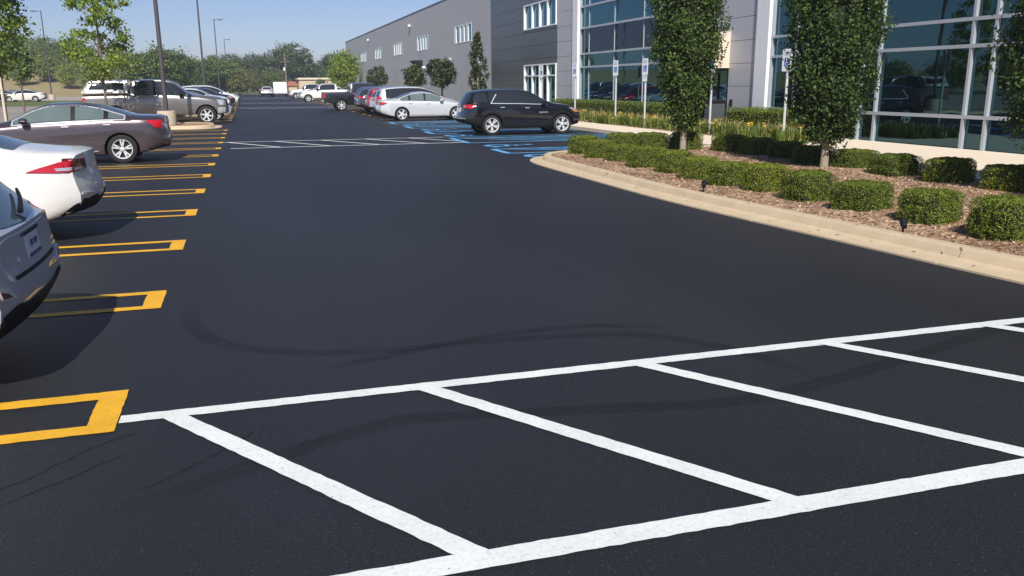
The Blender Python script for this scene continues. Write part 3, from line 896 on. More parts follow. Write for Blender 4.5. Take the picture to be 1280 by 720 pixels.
class Body:
    """lofted car body: x runs from the rear (0) to the nose (L), y across, z up"""
    def __init__(b, sp):
        b.sp = sp
        b.L, b.W = sp['L'], sp['W']/2
        b.top, b.belt, b.bot = pchip(sp['top']), pchip(sp['belt']), pchip(sp['bot'])
        b.wt = sp.get('wt', .72)*b.W
        b.xr = pchip(sp['rear']); b.xf = pchip(sp['front'])
        b.bow_r, b.bow_f = sp.get('bow', (.12, .22))
    def half(b, x):
        e = b.sp.get('ends', (.10, .16))
        w = b.W
        if x < .7: w *= 1 - e[0]*(1-x/.7)**2.6
        if x > b.L-1.0: w *= 1 - e[1]*(1-(b.L-x)/1.0)**2.6
        return w
    def rail(b, x):
        zs, zt, w = b.belt(x), b.top(x), b.half(x)
        h = max(zt-zs, .02)
        g = sm((h-.04)/.34)
        yr = (.80*w)*(1-g) + b.wt*g*(w/b.W)
        zr = zt - (.35*h*(1-g) + b.sp.get('crown', .065)*g)
        return yr, zr, g
    def section(b, x):
        zb, zs, zt, w = b.bot(x), b.belt(x), b.top(x), b.half(x)
        if zs > zt-.02: zs = zt-.02
        yr, zr, g = b.rail(x)
        zr = max(zr, zs+.008)
        P = [(w*.93*k/4, zb+.008) for k in range(5)]
        P += [(.965*w, zb+.035), (.985*w, zb+.12)]
        for t, k in ((.35, .998), (.55, 1.0), (.72, .997), (.86, .985), (.95, .97)):
            P.append((k*w, zb + (zs-zb)*t))
        P.append((.945*w, zs))
        ys = .935*w
        for t in (.12, .4, .7, 1.0):
            P.append((ys + (yr-ys)*t + .022*g*math.sin(math.pi*t), zs + (zr-zs)*t + .004*(1-t)))
        nt = len(P)-1
        for k, c in ((.75, .55), (.5, .82), (.25, .96), (0, 1)):
            P.append((yr*k, zr + (zt-zr)*c))
        return P, nt
    def place(b, x, y, z):
        wr = max(0, 1-x/1.0)**2; wf = max(0, 1-(b.L-x)/1.2)**2
        q = min(1, abs(y)/b.W)**2
        return (x + wr*(b.xr(z) + b.bow_r*q) - wf*(b.xf(z) + b.bow_f*q), y, z)
    def mesh(b, name):
        xs = sorted(set([round(v, 3) for v in list(np.linspace(0, .35, 7)) + list(np.linspace(.35, b.L-.5, 44)) + list(np.linspace(b.L-.5, b.L, 8)) + b.sp.get('xs', [])]))
        rings = []
        V, Fc = [], []
        for x in xs:
            P, nt = b.section(x)
            full = [(-y, z) for y, z in P[:0:-1]] if False else None
            # loop: bottom centre -> right side -> top centre -> left side
            loop = P + [(-y, z) for y, z in P[-2:0:-1]]
            base = len(V)
            V += [b.place(x, y, z) for y, z in loop]
            rings.append((base, len(loop)))
        n = rings[0][1]
        np_ = (n+2)//2
        for (a, _), (c, _) in zip(rings[:-1], rings[1:]):
            for k in range(n):
                Fc.append((a+k, a+(k+1) % n, c+(k+1) % n, c+k))
        # end caps as grids so the fascias stay curved
        fr = [-1, -.75, -.5, -.25, 0, .25, .5, .75, 1]
        for end, x in ((0, xs[0]), (-1, xs[-1])):
            base = rings[end][0]
            P, nt = b.section(x)
            idx = lambda k, sgn: base + k if sgn > 0 or k == 0 or k == np_-1 else base + n - k
            rows = [[idx(4, -1), idx(3, -1), idx(2, -1), idx(1, -1), idx(0, 1), idx(1, 1), idx(2, 1), idx(3, 1), idx(4, 1)]]
            for k in range(5, nt):
                y, z = P[k]
                row = [idx(k, -1)]
                for f in fr[1:-1]:
                    V.append(b.place(x, y*f, z)); row.append(len(V)-1)
                row.append(idx(k, 1)); rows.append(row)
            rows.append([idx(nt, -1), idx(nt+1, -1), idx(nt+2, -1), idx(nt+3, -1), idx(nt+4, 1), idx(nt+3, 1), idx(nt+2, 1), idx(nt+1, 1), idx(nt, 1)])
            for r0, r1 in zip(rows[:-1], rows[1:]):
                for k in range(8):
                    Fc.append((r0[k], r0[k+1], r1[k+1], r1[k]))
        me = bpy.data.meshes.new(name)
        me.from_pydata(V, [], Fc)
        bm = bmesh.new(); bm.from_mesh(me)
        bmesh.ops.recalc_face_normals(bm, faces=bm.faces)
        b.bvh = BVHTree.FromBMesh(bm)
        bm.to_mesh(me); bm.free()
        return me

PLANES = {'left': (lambda u, v: Vector((u, -3, v)), Vector((0, 1, 0))), 'right': (lambda u, v: Vector((u, 3, v)), Vector((0, -1, 0))),
          'rear': (lambda u, v: Vector((-2, u, v)), Vector((1, 0, 0))), 'front': (lambda u, v: Vector((9, u, v)), Vector((-1, 0, 0))),
          'top': (lambda u, v: Vector((u, v, 4)), Vector((0, 0, -1)))}

def dens(poly, step):
    out = []
    n = len(poly)
    for i in range(n):
        a, b = Vector(poly[i]), Vector(poly[(i+1) % n])
        k = max(1, int(math.ceil((b-a).length/step)))
        out += [a.lerp(b, j/k) for j in range(k)]
    return out

def round_poly(poly, r, n=3):
    out = []
    m = len(poly)
    for i in range(m):
        p, a, b = Vector(poly[i]), Vector(poly[i-1]), Vector(poly[(i+1) % m])
        da, db = a-p, b-p
        k = min(r, da.length*.45, db.length*.45)
        if k < .004: out.append(p); continue
        s, e = p+da.normalized()*k, p+db.normalized()*k
        for j in range(n+1):
            t = j/n
            out.append(s*(1-t)**2 + p*2*t*(1-t) + e*t*t)
    return out

def patch(body, plane, poly, off_, m, name, parent, rnd=0, step=.07, push=None, skirt=.012):
    """a panel pressed onto the body: polygon in a side, end or top view, raycast onto the surface, with a turned-in edge"""
    if rnd: poly = round_poly(poly, rnd)
    B = dens(poly, step)
    if push:
        B2 = []
        for p in B:
            for (cx, cz, rr) in push:
                d = p - Vector((cx, cz))
                if d.length < rr: p = Vector((cx, cz)) + d.normalized()*rr
            B2.append(p)
        B = B2
    nb = len(B)
    xs = [p.x for p in B]; ys = [p.y for p in B]
    pts = list(B)
    gx = np.arange(min(xs)+step*.5, max(xs), step); gy = np.arange(min(ys)+step*.5, max(ys), step)
    def inside(p):
        c = False
        for i in range(nb):
            a, b = B[i], B[i-1]
            if (a.y > p[1]) != (b.y > p[1]) and p[0] < (b.x-a.x)*(p[1]-a.y)/(b.y-a.y)+a.x: c = not c
        return c
    for x in gx:
        for y in gy:
            if inside((x, y)) and min((Vector((x, y))-q).length for q in B) > step*.35:
                if push and any((Vector((x, y))-Vector((c[0], c[1]))).length < c[2]+.01 for c in push): continue
                pts.append(Vector((x, y)))
    V2, _, F2, orig, _, _ = delaunay_2d_cdt([Vector((p[0], p[1])) for p in pts], [(i, (i+1) % nb) for i in range(nb)], [list(range(nb))], 1, 1e-5)
    o_, d_ = PLANES[plane]
    V, N, ok = [], [], []
    for p in V2:
        loc, nrm, _, _ = body.bvh.ray_cast(o_(p.x, p.y), d_)
        ok.append(loc is not None)
        if loc is None: loc, nrm = Vector((0, 0, 0)), Vector((0, 0, 1))
        if nrm.dot(d_) > 0: nrm = -nrm
        V.append(loc); N.append(nrm)
    # soften the facet normals a little before the offset
    F = [f for f in F2 if all(ok[i] for i in f)]
    cnt = {}
    for f in F:
        for i in range(len(f)):
            e = (f[i], f[(i+1) % len(f)])
            cnt[tuple(sorted(e))] = cnt.get(tuple(sorted(e)), 0) + 1
    edge = [(f[i], f[(i+1) % len(f)]) for f in F for i in range(len(f)) if cnt[tuple(sorted((f[i], f[(i+1) % len(f)])))] == 1]
    top = [V[i] + N[i]*off_ for i in range(len(V))]
    low = {}
    VV = list(top)
    for a, b in edge:
        for q in (a, b):
            if q not in low:
                low[q] = len(VV); VV.append(V[q] - N[q]*skirt)
    FF = list(F) + [(b, a, low[a], low[b]) for a, b in edge]
    used = sorted(set(i for f in FF for i in f)); mp = {u: k for k, u in enumerate(used)}
    if not FF: return None
    mb = MB(); mb.add([VV[u] for u in used], [tuple(mp[i] for i in f) for f in FF])
    o = mb.build(name, m, parent, True, 38)
    # outward normals
    c = sum((p.normal.dot(d_) for p in o.data.polygons[:len(F)]))
    if c > 0: o.data.flip_normals()
    return o

def boolean_cut(me, cutter):
    a = bpy.data.objects.new('a', me); b = bpy.data.objects.new('b', cutter)
    COL.objects.link(a); COL.objects.link(b)
    md = a.modifiers.new('m', 'BOOLEAN'); md.operation = 'DIFFERENCE'; md.solver = 'EXACT'; md.object = b; md.material_mode = 'TRANSFER'
    dg = bpy.context.evaluated_depsgraph_get()
    out = bpy.data.meshes.new_from_object(a.evaluated_get(dg))
    bpy.data.objects.remove(a); bpy.data.objects.remove(b)
    return out

WHEEL = {}
def wheel_meshes(Rw, Rr, w, style):
    key = (Rw, Rr, w, style)
    if key in WHEEL: return WHEEL[key]
    t = MB()
    prof = [(Rr, -w*.42), (Rr+.012, -w*.47), (Rw*.86, -w*.5), (Rw*.955, -w*.44), (Rw*.995, -w*.30), (Rw, -w*.1), (Rw, w*.1), (Rw*.995, w*.30), (Rw*.955, w*.44), (Rw*.86, w*.5), (Rr+.012, w*.47), (Rr, w*.42)]
    t.lathe(prof, 36, 'y', closed=True)
    tm = t.mesh('wheel'); tm.materials.append(M['tyre'])
    r = MB()
    r.lathe([(Rr*1.01, -w*.47), (Rr*1.0, -w*.50), (Rr*.95, -w*.49), (Rr*.90, -w*.40), (Rr*.90, w*.3), (Rr*1.01, w*.3)], 36, 'y')
    n = style
    pair = n in (5, 10)
    k_ = 5 if n == 10 else n
    yo, yi = -w*.47, -w*.40
    def spoke(a, off, w0, w1):
        ca, sa = math.cos(a), math.sin(a)
        v = []
        for (rr, ww, y, d) in ((Rr*.12, w0, yo+.012, 0), (Rr*.93, w1, yo+.004, off)):
            for (s, yy) in ((-1, y), (1, y), (1, yi+.03), (-1, yi+.03)):
                q = s*ww + d
                v.append((rr*ca - q*sa, yy, rr*sa + q*ca))
        r.add(v, [(0, 1, 5, 4), (1, 2, 6, 5), (2, 3, 7, 6), (3, 0, 4, 7), (0, 3, 2, 1), (4, 5, 6, 7)])
    for k in range(k_):
        a = 2*math.pi*k/k_ + math.pi/2
        if n == 10:
            spoke(a, Rr*.17, Rr*.085, Rr*.075); spoke(a, -Rr*.17, Rr*.085, Rr*.075)
        elif n == 5: spoke(a, 0, Rr*.20, Rr*.15)
        else: spoke(a, 0, Rr*.13, Rr*.105)
    r.lathe([(0, yo-.001), (Rr*.10, yo-.002), (Rr*.2, yo+.006), (Rr*.23, yi)], 20, 'y')
    rm = r.mesh('rim'); bm = bmesh.new(); bm.from_mesh(rm); bmesh.ops.recalc_face_normals(bm, faces=bm.faces); bm.to_mesh(rm); bm.free()
    rm.materials.append(M['rim'])
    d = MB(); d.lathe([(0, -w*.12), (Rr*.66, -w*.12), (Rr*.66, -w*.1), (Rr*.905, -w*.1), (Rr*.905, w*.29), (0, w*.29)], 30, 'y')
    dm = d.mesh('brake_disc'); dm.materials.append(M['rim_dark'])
    for q in (tm, rm, dm):
        q.polygons.foreach_set('use_smooth', [True]*len(q.polygons)); q.set_sharp_from_angle(angle=R(35))
    WHEEL[key] = (tm, rm, dm)
    return WHEEL[key]

def make_car(sp, paint, label, name='parked_car', cat='car', group=None):
    root = thing(name, label, cat, (0, 0, 0), 0, group)
    b = Body(sp)
    me = b.mesh('body')
    me.materials.append(paint)
    cut = MB()
    Rw = sp['R']; Ra = sp.get('Ra', Rw+.055)
    for ax in sp['axles']:
        for s in (-1, 1):
            y0, y1 = s*(b.W-.30), s*(b.W+.2)
            v, f = [], []
            n = 40
            for y in (y0, y1):
                for k in range(n):
                    t = 2*math.pi*k/n
                    v.append((ax+Ra*math.cos(t), y, Rw+Ra*math.sin(t)))
            f = [(k, (k+1) % n, n+(k+1) % n, n+k) for k in range(n)] + [tuple(range(n-1, -1, -1)), tuple(range(n, 2*n))]
            cut.add(v, f)
    if 'bed' in sp:
        x0, x1, z0 = sp['bed']
        cut.box(x0, x1, -b.W+.16, b.W-.16, z0, 3)
    cm = cut.mesh('cut'); cm.materials.append(M['dark_well'])
    bm = bmesh.new(); bm.from_mesh(cm); bmesh.ops.recalc_face_normals(bm, faces=bm.faces); bm.to_mesh(cm); bm.free()
    me2 = boolean_cut(me, cm)
    me2.polygons.foreach_set('use_smooth', [True]*len(me2.polygons)); me2.set_sharp_from_angle(angle=R(32))
    body = link(bpy.data.objects.new('body', me2), root)
    if len(me2.materials) < 2: me2.materials.append(M['dark_well'])
    glass = M[sp.get('glass', 'car_glass')]
    # side glass, trims, doors, handles, mirrors
    push = [(ax, Rw, Ra+.035) for ax in sp['axles']]
    xa, xb = sp['dlo']
    def dlo(x, e):
        yr, zr, g = b.rail(x)
        return b.belt(x)+sp.get('dlo_lo', .035)-e, zr-.03+e
    for side in ('left', 'right'):
        def band(x0, x1, e, lean0=0, lean1=0):
            xs = np.linspace(x0, x1, max(4, int((x1-x0)/.09)))
            lo = [(x, dlo(x, e)[0]) for x in xs]; hi = [(x, dlo(x, e)[1]) for x in xs]
            P = [(x, z) for x, z in lo] + [(x, z) for x, z in hi[::-1] if z > dlo(x, e)[0]+.03]
            n = len(lo)
            out = []
            for i, (x, z) in enumerate(P):
                zl, zh = dlo(x, e)
                t = max(0, min(1, (z-zl)/.4)) if i >= n else 0
                k = (x-x0)/(x1-x0)
                out.append((x + t*(lean0*(1-k) + lean1*k), z))
            return out
        tr = sp.get('trim')
        if tr: patch(b, side, band(xa-.05, xb+.05, .032), .004, M[tr], 'window_trim', root, .02)
        patch(b, side, band(xa-.01, xb+.01, .001), .007, M['black'], 'window_surround', root, .015)
        pil = [xa] + sp['pillars'] + [xb]
        for p, q in zip(pil[:-1], pil[1:]):
            patch(b, side, band(p+(.05 if p != xa else .005), q-(.05 if q != xb else .005), -.012), .011, glass, 'side_window', root, .02)
        for (d0, d1) in sp['doors']:
            xs = np.linspace(d0, d1, 8)
            zlo = lambda x: b.bot(x)+.10
            poly = [(x, zlo(x)) for x in xs] + [(x, b.belt(x)-.012) for x in xs[::-1]]
            dr = patch(b, side, poly, .005, paint, 'door', root, .03, .09, push)
            sx = d0+.16
            z = b.belt(sx)-.10
            loc, nr, _, _ = b.bvh.ray_cast(PLANES[side][0](sx, z), PLANES[side][1])
            if loc and dr:
                s = -1 if side == 'left' else 1
                mb = MB(); yv = loc.y
                mb.add([(sx-.09, yv, z-.012), (sx+.09, yv, z-.012), (sx+.09, yv, z+.016), (sx-.09, yv, z+.016), (sx-.075, yv+s*.035, z-.008), (sx+.075, yv+s*.035, z-.008), (sx+.075, yv+s*.035, z+.012), (sx-.075, yv+s*.035, z+.012)],
                       [(0, 1, 2, 3), (4, 5, 6, 7), (0, 1, 5, 4), (1, 2, 6, 5), (2, 3, 7, 6), (3, 0, 4, 7)])
                mb.build('door_handle', M[sp.get('handle', 'chrome')], dr)
        # lower cladding, sill line and wheel-arch lips
        if sp.get('clad'):
            for ax in sp['axles']:
                ring = [(ax+(Ra+.07)*math.cos(R(t)), Rw+(Ra+.07)*math.sin(R(t))) for t in range(-14, 195, 8)] + [(ax+(Ra+.004)*math.cos(R(t)), Rw+(Ra+.004)*math.sin(R(t))) for t in range(194, -15, -8)]
                patch(b, side, ring, .012, M['black'], 'arch_cladding', root, 0, .06)
            x0, x1 = sp['axles'][0]+Ra+.08, sp['axles'][1]-Ra-.08
            patch(b, side, [(x0, b.bot(x0)+.02), (x1, b.bot(x1)+.02), (x1, b.bot(x1)+.16), (x0, b.bot(x0)+.16)], .014, M['black'], 'sill_cladding', root)
        s = -1 if side == 'left' else 1
        mx = sp['mirror']
        zb = b.belt(mx)+.06
        yb = b.half(mx)*.93
        mb = MB()
        pr = [(0, .055), (.03, .085), (.12, .095), (.17, .06)]
        v, f = [], []
        for k in range(10):
            t = 2*math.pi*k/10
            for (xx, rr) in pr:
                v.append((mx+xx-.02, s*(yb+.14+rr*1.25*math.cos(t)), zb+.03+rr*.8*math.sin(t)))
        for k in range(10):
            for i in range(3):
                f.append((k*4+i, ((k+1) % 10)*4+i, ((k+1) % 10)*4+i+1, k*4+i+1))
        f += [tuple(k*4 for k in range(10)), tuple(k*4+3 for k in range(10))]
        mb.add(v, f)
        mb.box(mx+.03, mx+.08, min(s*(yb-.05), s*(yb+.06)), max(s*(yb-.05), s*(yb+.06)), zb-.02, zb+.02)
        mb.build('mirror', M['black'] if sp.get('mirror_black') else paint, root, True, 40)
    # windscreen, rear glass
    x0, x1 = sp['screen']
    xs = np.linspace(x0, x1, 7)
    e = lambda x, k: max(.1, b.rail(x)[0]*k)
    patch(b, 'top', [(x, -e(x, .93)) for x in xs] + [(x, e(x, .93)) for x in xs[::-1]], .006, glass, 'windscreen', root, .05, .1)
    if 'rglass_top' in sp:
        x0, x1 = sp['rglass_top']; xs = np.linspace(x0, x1, 7)
        patch(b, 'top', [(x, -e(x, .90)) for x in xs] + [(x, e(x, .90)) for x in xs[::-1]], .006, M[sp.get('rear_glass', sp.get('glass', 'car_glass'))], 'rear_window', root, .06, .1)
    if 'rglass' in sp:
        patch(b, 'rear', sp['rglass'], .007, M[sp.get('rear_glass', sp.get('glass', 'car_glass'))], 'rear_window', root, .06, .08)
    for it in sp.get('bits', []):
        plane, poly, mt, of, nm = it[:5]
        m_ = paint if mt == 'paint' else M[mt]
        if plane == 'sides':
            patch(b, 'left', poly, of, m_, nm, root, *it[5:]); patch(b, 'right', poly, of, m_, nm, root, *it[5:])
        elif plane in ('rear2', 'front2'):
            patch(b, plane[:-1], poly, of, m_, nm, root, *it[5:]); patch(b, plane[:-1], [(-u, v) for u, v in poly][::-1], of, m_, nm, root, *it[5:])
        else:
            patch(b, plane, poly, of, m_, nm, root, *it[5:])
    # wheels
    tm, rm, dm = wheel_meshes(Rw, sp['Rr'], sp.get('tw', .22), sp.get('spokes', 10))
    for ax in sp['axles']:
        for s in (-1, 1):
            wh = link(bpy.data.objects.new('wheel', tm), root)
            wh.location = (ax, s*(b.W-.02-sp.get('tw', .22)/2), Rw)
            wh.rotation_euler = (0, random.uniform(0, 1.2), 0) if s < 0 else (0, random.uniform(0, 1.2), math.pi)
            link(bpy.data.objects.new('rim', rm), wh); link(bpy.data.objects.new('brake_disc', dm), wh)
    root['_b'] = 0
    del root['_b']
    return root, b

def repaint(root, old, new):
    """give a copied car its own paint: object-level material slots"""
    for o in [root] + list(root.children_recursive):
        if o.type != 'MESH': continue
        for sl_ in o.material_slots:
            if sl_.material == old:
                sl_.link = 'OBJECT'; sl_.material = new

REARP = [(.2, .20), (.36, .10), (.44, .02), (.55, 0), (.66, .015), (.74, .05), (.95, .07), (1.2, .09)]
FRONTP = [(.2, .12), (.4, .02), (.52, 0), (.64, .03), (.8, .12), (1.1, .3)]

SEDAN = dict(L=4.87, W=1.85, R=.335, Rr=.225, axles=[1.12, 3.97], spokes=10, ends=(.15, .17), bow=(.17, .24),
    top=[(0, 1.06), (.12, 1.085), (.45, 1.105), (.80, 1.15), (1.2, 1.275), (1.7, 1.42), (2.2, 1.475), (2.65, 1.45), (3.0, 1.345), (3.55, 1.08), (3.75, 1.01), (4.3, .92), (4.7, .78), (4.87, .68)],
    belt=[(0, .98), (.3, 1.0), (1.2, .99), (2.6, .955), (3.5, .92), (4.3, .83), (4.87, .62)],
    bot=[(0, .36), (.3, .30), (.8, .22), (1.2, .20), (3.9, .20), (4.4, .22), (4.87, .28)],
    rear=REARP, front=FRONTP, dlo=(.98, 3.38), pillars=[1.42, 2.3], doors=[(1.25, 2.28), (2.30, 3.42)], screen=(2.75, 3.6), rglass_top=(.80, 1.62), mirror=3.15, trim='chrome', wt=.64, dlo_lo=.03,
    glass='car_glass', rear_glass='car_glass_blue',
    bits=[('rear2', [(.40, .98), (.80, 1.0), (.84, .84), (.40, .86)], 'dark_red_lens', .012, 'taillight', .03, .05),
          ('sides', [(.10, .99), (.16, .855), (.30, .845), (.66, .865), (.52, .91), (.32, .965)], 'red_lens', .012, 'taillight', .02, .04),
          ('sides', [(.12, .90), (.13, .865), (.34, .868), (.36, .90)], 'clear_lens', .016, 'reversing_light', .01, .03),
          ('rear', [(-.78, .28), (.78, .28), (.74, .53), (.45, .49), (-.45, .49), (-.74, .53)], 'black', .010, 'lower_bumper', .05, .06),
          ('sides', [(.02, .28), (.50, .24), (.20, .46), (.02, .53)], 'black', .010, 'lower_bumper', .01, .04),
          ('rear2', [(.42, .545), (.74, .575), (.74, .595), (.42, .565)], 'chrome', .014, 'bumper_strip', 0, .05),
          ('rear', [(-.16, .66), (.16, .66), (.16, .81), (-.16, .81)], 'plate', .012, 'licence_plate', .01, .08),
          ('front2', [(.50, .64), (.80, .70), (.80, .80), (.50, .72)], 'clear_lens', .012, 'headlight', .02, .05),
          ('front', [(-.42, .40), (.42, .40), (.48, .66), (-.48, .66)], 'black', .008, 'grille', .05, .06)])

MALIBU = dict(SEDAN)
MALIBU.update(spokes=10, R=.345, Rr=.235, L=4.86, axles=[1.10, 3.84], glass='car_glass_lit_green',
    top=[(0, 1.09), (.1, 1.125), (.4, 1.145), (.78, 1.16), (1.15, 1.27), (1.6, 1.40), (2.1, 1.465), (2.6, 1.45), (3.0, 1.34), (3.5, 1.10), (3.72, 1.02), (4.3, .93), (4.7, .80), (4.86, .7)],
    belt=[(0, 1.0), (.3, 1.03), (1.0, 1.035), (2.6, .98), (3.5, .93), (4.3, .84), (4.86, .64)],
    dlo=(1.02, 3.40), pillars=[1.40, 2.12], doors=[(1.22, 2.12), (2.14, 3.30)], rglass_top=(.80, 1.58), mirror=3.08,
    bits=[('rear2', [(.42, 1.0), (.80, 1.02), (.84, .84), (.46, .84)], 'red_lens', .012, 'taillight', .03, .05),
          ('sides', [(.08, 1.02), (.12, .86), (.30, .84), (.50, 1.0), (.50, 1.02)], 'red_lens', .012, 'taillight', .02, .04),
          ('rear2', [(.52, .93), (.70, .94), (.70, .87), (.54, .87)], 'clear_lens', .016, 'reversing_light', .02, .04),
          ('rear', [(-.74, .28), (.74, .28), (.70, .42), (-.70, .42)], 'black', .010, 'lower_bumper', .05, .06),
          ('rear', [(-.40, .985), (.40, .985), (.40, 1.015), (-.40, 1.015)], 'chrome', .012, 'trunk_strip', .01, .06),
          ('rear', [(-.16, .66), (.16, .66), (.16, .81), (-.16, .81)], 'plate', .012, 'licence_plate', .01, .08),
          ('sides', [(1.55, .60), (3.2, .57), (3.2, .585), (1.55, .618)], 'paint', .016, 'side_moulding', 0, .1),
          ('sides', [(1.62, .305), (3.3, .285), (3.3, .30), (1.62, .32)], 'chrome', .014, 'sill_strip', 0, .1),
          ('front2', [(.50, .66), (.80, .72), (.80, .84), (.50, .76)], 'clear_lens', .012, 'headlight', .02, .05),
          ('front', [(-.42, .40), (.42, .40), (.48, .66), (-.48, .66)], 'black', .008, 'grille', .05, .06)])

BENZ = dict(SEDAN)
BENZ.update(L=4.88, axles=[1.20, 4.07], R=.335, Rr=.245, spokes=5, glass='car_glass_lit_green', mirror_black=False,
    top=[(0, 1.04), (.15, 1.075), (.5, 1.10), (.95, 1.15), (1.35, 1.29), (1.85, 1.425), (2.35, 1.47), (2.75, 1.43), (3.1, 1.31), (3.6, 1.08), (3.8, 1.02), (4.3, .95), (4.75, .80), (4.88, .7)],
    dlo=(1.18, 3.45), pillars=[1.62, 2.42], doors=[(1.50, 2.42), (2.44, 3.45)], rglass_top=(.98, 1.72), screen=(2.85, 3.65), mirror=3.2,
    bits=[('rear2', [(.42, .93), (.80, .95), (.84, .80), (.46, .80)], 'red_lens', .012, 'taillight', .03, .05),
          ('sides', [(.08, .95), (.10, .82), (.28, .81), (.50, .92), (.48, .95)], 'red_lens', .012, 'taillight', .02, .04),
          ('sides', [(.04, .30), (.52, .24), (.44, .28), (.10, .40)], 'black', .012, 'bumper_vent', .01, .04),
          ('rear', [(-.74, .30), (.74, .30), (.66, .44), (-.66, .44)], 'black', .010, 'lower_bumper', .05, .06),
          ('rear', [(-.16, .62), (.16, .62), (.16, .77), (-.16, .77)], 'plate', .012, 'licence_plate', .01, .08),
          ('sides', [(1.65, .30), (3.55, .28), (3.55, .31), (1.65, .33)], 'paint', .02, 'sill_strip', 0, .1),
          ('front2', [(.50, .66), (.80, .72), (.80, .84), (.50, .76)], 'clear_lens', .012, 'headlight', .02, .05),
          ('front', [(-.42, .40), (.42, .40), (.48, .66), (-.48, .66)], 'black', .008, 'grille', .05, .06)])

HATCH = dict(L=4.36, W=1.82, R=.325, Rr=.215, axles=[.92, 3.57], spokes=5, glass='car_glass', rear_glass='car_glass_blue', trim=None, wt=.66, bow=(.07, .26), ends=(.06, .18),
    top=[(0, .955), (.03, .97), (.12, 1.075), (.30, 1.265), (.44, 1.385), (.56, 1.43), (1.2, 1.475), (1.8, 1.47), (2.3, 1.40), (3.0, 1.09), (3.2, 1.01), (3.8, .93), (4.2, .80), (4.36, .68)],
    belt=[(0, .93), (.15, .96), (.5, 1.03), (1.5, .98), (3.0, .91), (3.8, .83), (4.36, .60)],
    bot=[(0, .34), (.25, .29), (.6, .22), (.9, .19), (3.5, .19), (4.0, .22), (4.36, .26)],
    rear=[(.2, .24), (.32, .12), (.42, .04), (.52, 0), (.64, .01), (.72, .035), (.9, .055), (1.05, .07), (1.3, .10)], front=FRONTP, dlo=(.48, 2.95), pillars=[1.0, 1.78], doors=[(.95, 1.78), (1.80, 2.90)], screen=(2.15, 3.08), mirror=2.65, handle='black',
    rglass=[(-.73, 1.01), (-.40, .975), (0, .965), (.40, .975), (.73, 1.01), (.67, 1.16), (.57, 1.375), (0, 1.39), (-.57, 1.375), (-.67, 1.16)],
    bits=[('sides', [(.30, .86), (.30, .97), (.40, .99), (.52, .96), (.58, .90), (.42, .84)], 'red_lens', .012, 'taillight', .04, .04),
          ('rear', [(-.60, .66), (.60, .66), (.64, .76), (.66, .90), (.5, .925), (-.5, .925), (-.66, .90), (-.64, .76)], 'paint', .006, 'tailgate', .05, .07),
          ('rear', [(-.52, .665), (.52, .665), (.54, .69), (-.54, .69)], 'black', .009, 'tailgate_gap', .01, .05),
          ('rear', [(-.28, .70), (.28, .70), (.30, .89), (-.30, .89)], 'paint', .004, 'plate_recess', .04, .06),
          ('rear', [(-.165, .735), (.165, .735), (.165, .885), (-.165, .885)], 'plate', .012, 'licence_plate', .01, .08),
          ('rear', [(-.163, .738), (.163, .738), (.163, .765), (-.163, .765)], 'plate_blue', .0135, 'plate_band', 0, .08),
          ('rear', [(-.24, .893), (.24, .893), (.22, .910), (-.22, .910)], 'black', .014, 'tailgate_handle', .01, .05),
          ('rear', [(-.80, .24), (.80, .24), (.82, .50), (.58, .53), (.40, .50), (-.40, .50), (-.58, .53), (-.82, .50)], 'black', .012, 'lower_bumper', .04, .05),
          ('sides', [(.02, .26), (.42, .23), (.30, .35), (.12, .46), (.02, .50)], 'black', .012, 'lower_bumper', .01, .04),
          ('rear2', [(.60, .575), (.80, .60), (.82, .67), (.66, .63)], 'chrome', .012, 'reflector_surround', .02, .03),
          ('rear2', [(.67, .592), (.80, .61), (.81, .655), (.71, .625)], 'dark_red_lens', .015, 'reflector', .01, .03),
          ('rear', [(.345, .75), (.385, .75), (.385, .79), (.345, .79)], 'chrome', .012, 'badge', .02, .03),
          ('front2', [(.50, .66), (.80, .72), (.80, .84), (.50, .76)], 'clear_lens', .012, 'headlight', .02, .05),
          ('front', [(-.42, .36), (.42, .36), (.48, .60), (-.48, .60)], 'black', .008, 'grille', .05, .06)])

